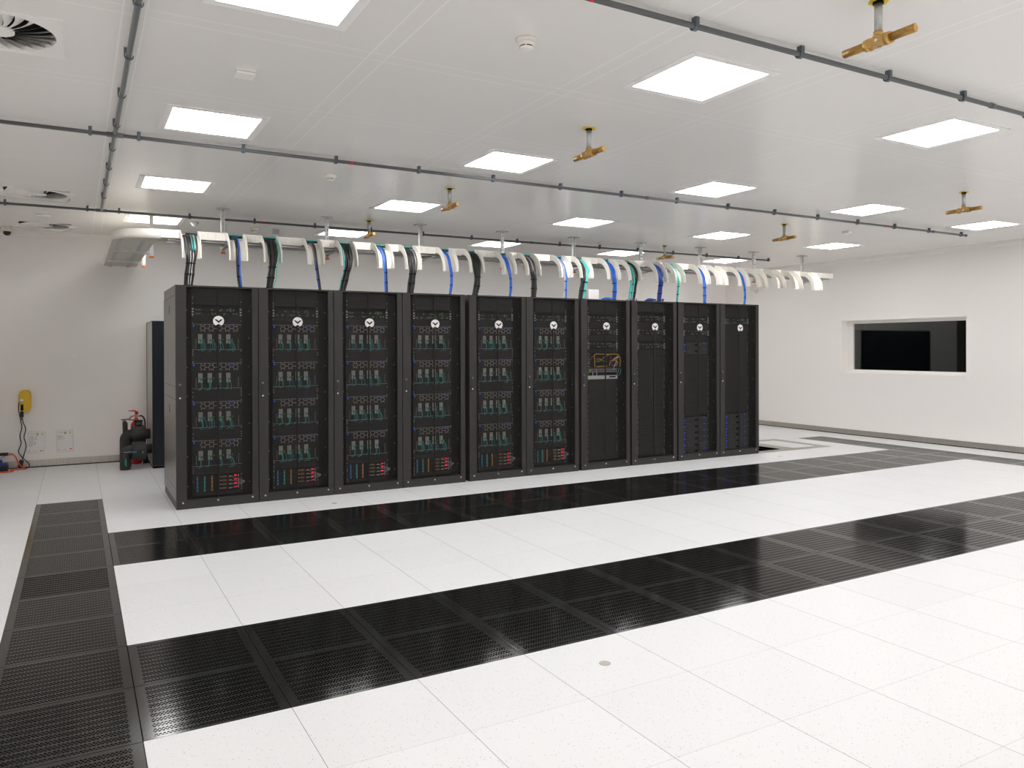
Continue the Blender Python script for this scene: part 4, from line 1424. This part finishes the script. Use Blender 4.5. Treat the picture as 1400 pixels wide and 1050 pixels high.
# ================================================================== LEFT CORNER: WALL ITEMS
r = thing('wall_switch', (-0.272, YB, 1.505), 'small white square switch plate on the back wall', 'wall switch')
MB().rbox(-0.043, 0.043, -0.010, -0.0005, -0.043, 0.043, 0.003).build('plate', 'white', r)
MB().rbox(-0.024, 0.024, -0.015, -0.0101, -0.024, 0.024, 0.002).build('rocker', 'white', r)

# yellow wall box with black plug and leads
r = thing('yellow_wall_box', (-0.838, YB, 0.90), 'yellow plastic wall unit with black plug, above the trailing leads', 'wall unit')
prof = [(-0.052, -0.12), (-0.066, -0.05), (-0.066, 0.09), (-0.052, 0.145), (-0.030, 0.160), (0.034, 0.160), (0.056, 0.140), (0.070, 0.09), (0.070, -0.07), (0.048, -0.128), (0.0, -0.142), (-0.040, -0.142)]
b = MB().prism([(p[0], p[1]) for p in prof], 1, -0.085, -0.0005)
b.prism([(p[0] * 0.82, p[1] * 0.86) for p in prof], 1, -0.118, -0.0851)
b.build('housing', 'yellow', r)
MB().box(-0.052, -0.010, -0.1192, -0.1181, 0.015, 0.042).build('white_label', 'logo', r)
MB().box(-0.046, -0.016, -0.1195, -0.1181, -0.112, -0.030).build('dark_recess', 'gap', r)
MB().rbox(-0.056, -0.014, -0.112, -0.07, -0.205, -0.1225, 0.005).build('plug', 'black', r)
def lead(pts, rad, m, labl):
    o = MB().tube(smooth_path(pts, 6), rad, 8).build('power_lead', m)
    return tag(o, labl, 'cable', 'leads on the back wall')
lead([(-0.872, 8.935, 0.690), (-0.885, 8.96, 0.64), (-0.876, 8.98, 0.56), (-0.898, 8.98, 0.44), (-0.885, 8.98, 0.34), (-0.915, 8.98, 0.235), (-0.87, 8.97, 0.15), (-0.80, 8.96, 0.07), (-0.795, 8.95, 0.022), (-0.83, 8.94, 0.008)], 0.0062, 'cable', 'left wavy black lead hanging below the yellow wall unit')
lead([(-0.868, 8.93, 0.690), (-0.858, 8.95, 0.62), (-0.832, 8.965, 0.53), (-0.852, 8.97, 0.42), (-0.828, 8.97, 0.31), (-0.855, 8.955, 0.18), (-0.872, 8.95, 0.125)], 0.0062, 'cable', 'right wavy black lead ending in a socket below the yellow wall unit')
lead([(-0.905, 8.94, 0.90), (-0.910, 8.95, 0.80), (-0.895, 8.94, 0.70), (-0.886, 8.93, 0.66)], 0.005, 'cable', 'short black lead looping beside the yellow wall unit')
sk = MB().rbox(-0.026, 0.026, -0.02, 0.02, -0.05, 0.05, 0.006).build('lead_socket', 'black', None, (-0.887, 8.935, 0.075))
sk.rotation_euler = (0, 0.25, 0)
tag(sk, 'black inline socket where black and orange leads meet near floor', 'socket')
lead([(-1.03, 8.93, 0.215), (-0.985, 8.93, 0.212), (-0.945, 8.92, 0.17), (-0.918, 8.92, 0.10), (-0.88, 8.90, 0.04), (-0.83, 8.87, 0.010), (-0.90, 8.85, 0.010), (-0.985, 8.82, 0.012), (-0.99, 8.76, 0.012), (-0.96, 8.70, 0.012), (-1.0, 8.66, 0.012), (-1.10, 8.66, 0.012), (-1.2, 8.68, 0.012)], 0.0085, 'orange_cable', 'thick orange cable on floor in the left corner')
r = thing('cable_connector', (-1.12, 8.93, 0.213), 'black cylindrical connector on the orange cable at left edge', 'connector')
MB().cyl((-0.10, 0, 0), (0.09, 0, 0), 0.021, n=16).build('sleeve', 'black', r)
r = thing('socket_block', (-1.11, 8.79, 0.0), 'black portable socket block with blue covers on floor at left edge', 'socket block')
MB().rbox(-0.09, 0.09, -0.065, 0.065, 0.0, 0.085, 0.008).build('housing', 'black', r)
for (x, y) in ((-0.055, -0.03), (0.0, -0.03), (0.055, -0.03), (0.055, 0.035), (0.0, 0.035)):
    MB().rbox(x - 0.024, x + 0.024, y - 0.024, y + 0.024, 0.0852, 0.112, 0.006).build('socket_cover', 'socket_blue', r)
MB().cyl((0.0, 0.0, 0.113), (0.0, 0.01, 0.150), 0.028, n=16).build('round_plug', 'socket_blue', r)
lead([(-1.11, 8.80, 0.15), (-1.09, 8.84, 0.185), (-1.03, 8.87, 0.205), (-0.985, 8.90, 0.200)], 0.004, 'cable', 'thin black lead from the blue plug to the orange cable')

# two printed sheets
def sheet(loc, rot, labl, colm, seed):
    r = thing('printed_sheet', loc, labl, 'paper sheet', 'printed sheets on the back wall')
    r.rotation_euler = (0, rot, 0)
    W, Hh = 0.105, 0.150
    rng = random.Random(seed)
    MB().box(-W, W, -0.0016, -0.0004, -Hh, Hh).build('plastic_sleeve', 'sleeve', r)
    MB().box(-W * 0.88, W * 0.86, -0.0026, -0.0017, -Hh * 0.93, Hh * 0.93).build('sheet', 'paper', r)
    b = MB()
    y0, y1 = -0.0031, -0.0027
    # heading, small picture, stamp block, ruled table, text columns, red label
    for k in range(9):
        b.box(-0.080 + k * 0.007, -0.0755 + k * 0.007, y0, y1, 0.113, 0.121, 0)
    b.box(-0.018, -0.012, y0, y1, 0.117, 0.125, 2)
    b.box(-0.006, 0.020, y0, y1, 0.095, 0.128, 3)
    for k in range(5):
        b.box(0.050, 0.078, y0, y1, 0.098 + k * 0.007, 0.101 + k * 0.007, 0)
    for k in range(12):
        b.box(-0.082, 0.080, y0, y1, -0.095 + k * 0.0155, -0.0935 + k * 0.0155, 1)
    for x in (-0.082, -0.060, -0.032, 0.079):
        b.box(x, x + 0.0015, y0, y1, -0.095, 0.085, 1)
    for k in range(colm):
        z = 0.080 - k * 0.0125
        b.box(-0.080, -0.066, y0 - 0.0002, y1, z, z + 0.005, 0)
        b.box(-0.056, -0.040, y0 - 0.0002, y1, z, z + 0.005, 0)
        if rng.random() < 0.75:
            b.box(-0.028, -0.028 + rng.uniform(0.015, 0.045), y0 - 0.0002, y1, z, z + 0.005, 0)
    b.box(-0.082, -0.060, y0, y1, -0.122, -0.112, 0)
    b.box(-0.035, 0.015, y0, y1, -0.121, -0.117, 0)
    b.box(0.015, 0.021, y0, y1, -0.122, -0.115, 2)
    b.box(0.050, 0.083, y0, y1, -0.119, -0.106, 2)
    b.build('print', ['ink', 'ink_light', 'red', 'tan_print'], r)
    return r
sheet((-0.715, YB, 0.338), 0.085, 'printed sheet in clear sleeve, tilted, left of two on back wall', 12, 1)
sheet((-0.378, YB, 0.338), -0.02, 'printed sheet in clear sleeve, upright, right of two on back wall', 5, 2)

# ================================================================== COOLING CABINETS BEHIND THE RACKS
def cooling(x0, x1, labl):
    r = thing('cooling_cabinet', (x0, 8.05, 0), labl, 'cooling cabinet', 'dark blue cooling cabinets')
    W = x1 - x0
    MB().box(0.004, W - 0.004, 0.022, 0.93, 0.03, 1.983).build('casing', 'pale_side', r)
    MB().rbox(0.0, W, 0.0, 0.93, 1.9835, 1.990, 0.001).build('roof', 'navy', r)
    n = max(1, round(W / 0.75))
    for k in range(n):
        d = MB().rbox(k * W / n + 0.002, (k + 1) * W / n - 0.002, 0.0, 0.021, 0.035, 1.982, 0.003)
        d.box(k * W / n + 0.020, k * W / n + 0.023, -0.001, 0.0, 0.06, 1.96, 1)
        d = d.build('front_panel', ['navy', 'gap'], r)
    MB().box(0.01, W - 0.01, 0.02, 0.92, 0.0, 0.030).build('plinth', 'gap', r)
    MB().box(-0.001, 0.0035, 0.905, 0.93, 0.03, 1.983).build('rear_edge', 'gap', r)
    return r
cooling(0.645, 2.92, 'tall dark blue cooling cabinet behind the leftmost rack')
cooling(6.62, 9.20, 'tall dark blue cooling cabinet behind the right racks, mirrored in window')

# insulated pipes beside the cabinet
r = thing('insulated_pipework', (0.33, 8.15, 0), 'black foam insulated pipe elbows with valve lever beside the blue cabinet', 'pipework')
ox, oy = 0.33, 8.15
def P3(x, y, z):
    return (x - ox, y - oy, z)
def elbow(x_in, x_el, y, zc, rad):
    q = 0.068
    pts = [P3(x_in, y, zc), P3(x_el + q, y, zc)]
    pts += [P3(x_el + q - q * math.sin(a), y, zc - q + q * math.cos(a)) for a in [PI / 2 * i / 6 for i in range(1, 7)]]
    pts += [P3(x_el, y, 0.001)]
    return MB().tube(pts, rad, 20)
elbow(0.644, 0.325, 8.15, 0.262, 0.066).build('lower_pipe', 'foam', r)
elbow(0.644, 0.342, 8.42, 0.440, 0.072).build('upper_pipe', 'foam', r)
def collar(x0, x1, y, z, rad):
    b = MB().tube([P3(x0, y, z), P3(x0 + 0.004, y, z), P3((x0 + x1) / 2, y, z), P3(x1 - 0.004, y, z), P3(x1, y, z)], [rad * 0.94, rad * 0.985, rad, rad * 0.985, rad * 0.94], 28)
    return b
lc = collar(0.402, 0.574, 8.15, 0.243, 0.122).build('lower_collar', 'foam', r)
collar(0.414, 0.590, 8.42, 0.445, 0.116).build('upper_collar', 'foam', r)
MB().tube([P3(0.340, 8.42, 0.43), P3(0.337, 8.42, 0.595), P3(0.335, 8.415, 0.615), P3(0.345, 8.41, 0.622)], [0.032, 0.032, 0.030, 0.018], 16).build('valve_stub', 'foam', r)
MB().tube([P3(0.50, 8.42, 0.55), P3(0.50, 8.42, 0.615)], 0.050, 20).build('valve_neck', 'foam', r)
MB().cyl(P3(0.50, 8.42, 0.6152), P3(0.50, 8.42, 0.632), 0.056, n=20).build('valve_bonnet', 'black', r)
MB().tube(smooth_path([P3(0.29, 8.40, 0.648), P3(0.37, 8.40, 0.650), P3(0.42, 8.41, 0.640), P3(0.50, 8.42, 0.640)], 5), 0.009, 8).build('valve_lever', 'card_dark', r)
MB().prism([(0.318 - ox, 0.055), (0.338 - ox, 0.055), (0.338 - ox, 0.135), (0.328 - ox, 0.165), (0.318 - ox, 0.135)], 1, -0.0685, -0.0655).build('green_arrow', 'green', r)
MB().box(0.404 - ox, 0.452 - ox, -0.124, -0.118, 0.232, 0.252).build('blue_tape', 'sky', lc)
MB().box(0.30 - ox, 0.402 - ox, -0.069, -0.064, 0.238, 0.243).build('seam_tape', 'trim', r)
b = MB().cyl((0.51 - ox, -0.120, 0.245), (0.51 - ox, -0.128, 0.245), 0.030, n=20)
b.build('test_port', 'black', lc)
MB().cyl((0.526 - ox, -0.128, 0.245), (0.526 - ox, -0.130, 0.245), 0.005, n=8).cyl((0.526 - ox, -0.128, 0.228), (0.526 - ox, -0.130, 0.228), 0.005, n=8).build('port_screw', 'silver', lc)

# red fire extinguisher
r = thing('fire_extinguisher', (0.49, 8.70, 0), 'red fire extinguisher with black hose behind the insulated pipes', 'fire extinguisher')
MB().lathe([(0.0, 0.002), (0.066, 0.002), (0.072, 0.02), (0.072, 0.50), (0.066, 0.555), (0.045, 0.595), (0.024, 0.615), (0.022, 0.640), (0.0, 0.640)], n=32).build('cylinder', 'ext_red', r)
MB().cyl((0, 0, 0.6402), (0, 0, 0.690), 0.017, n=16).cyl((0, 0, 0.665), (0.04, 0, 0.668), 0.010, n=12).build('brass_valve', 'brass', r)
MB().prism([(0.02, 0.6902), (0.02, 0.715), (-0.03, 0.735), (-0.10, 0.740), (-0.10, 0.748), (-0.02, 0.752), (0.03, 0.725)], 1, -0.010, 0.010).box(-0.016, 0.024, -0.0095, 0.0095, 0.6902, 0.730).build('lever', 'ext_red', r)
MB().tube(smooth_path([(-0.016, 0, 0.675), (-0.06, 0, 0.66), (-0.095, 0, 0.62)], 5), 0.008, 8).build('carry_handle', 'ext_red', r)
MB().tube(smooth_path([(0.04, 0, 0.668), (0.075, -0.01, 0.665), (0.105, -0.02, 0.61), (0.112, -0.03, 0.50), (0.11, -0.04, 0.30), (0.105, -0.05, 0.16)], 5), 0.010, 10).build('hose', 'black', r)
MB().cyl((0.105, -0.05, 0.17), (0.115, -0.085, 0.012), 0.018, 0.042, n=18).build('horn', 'black', r)
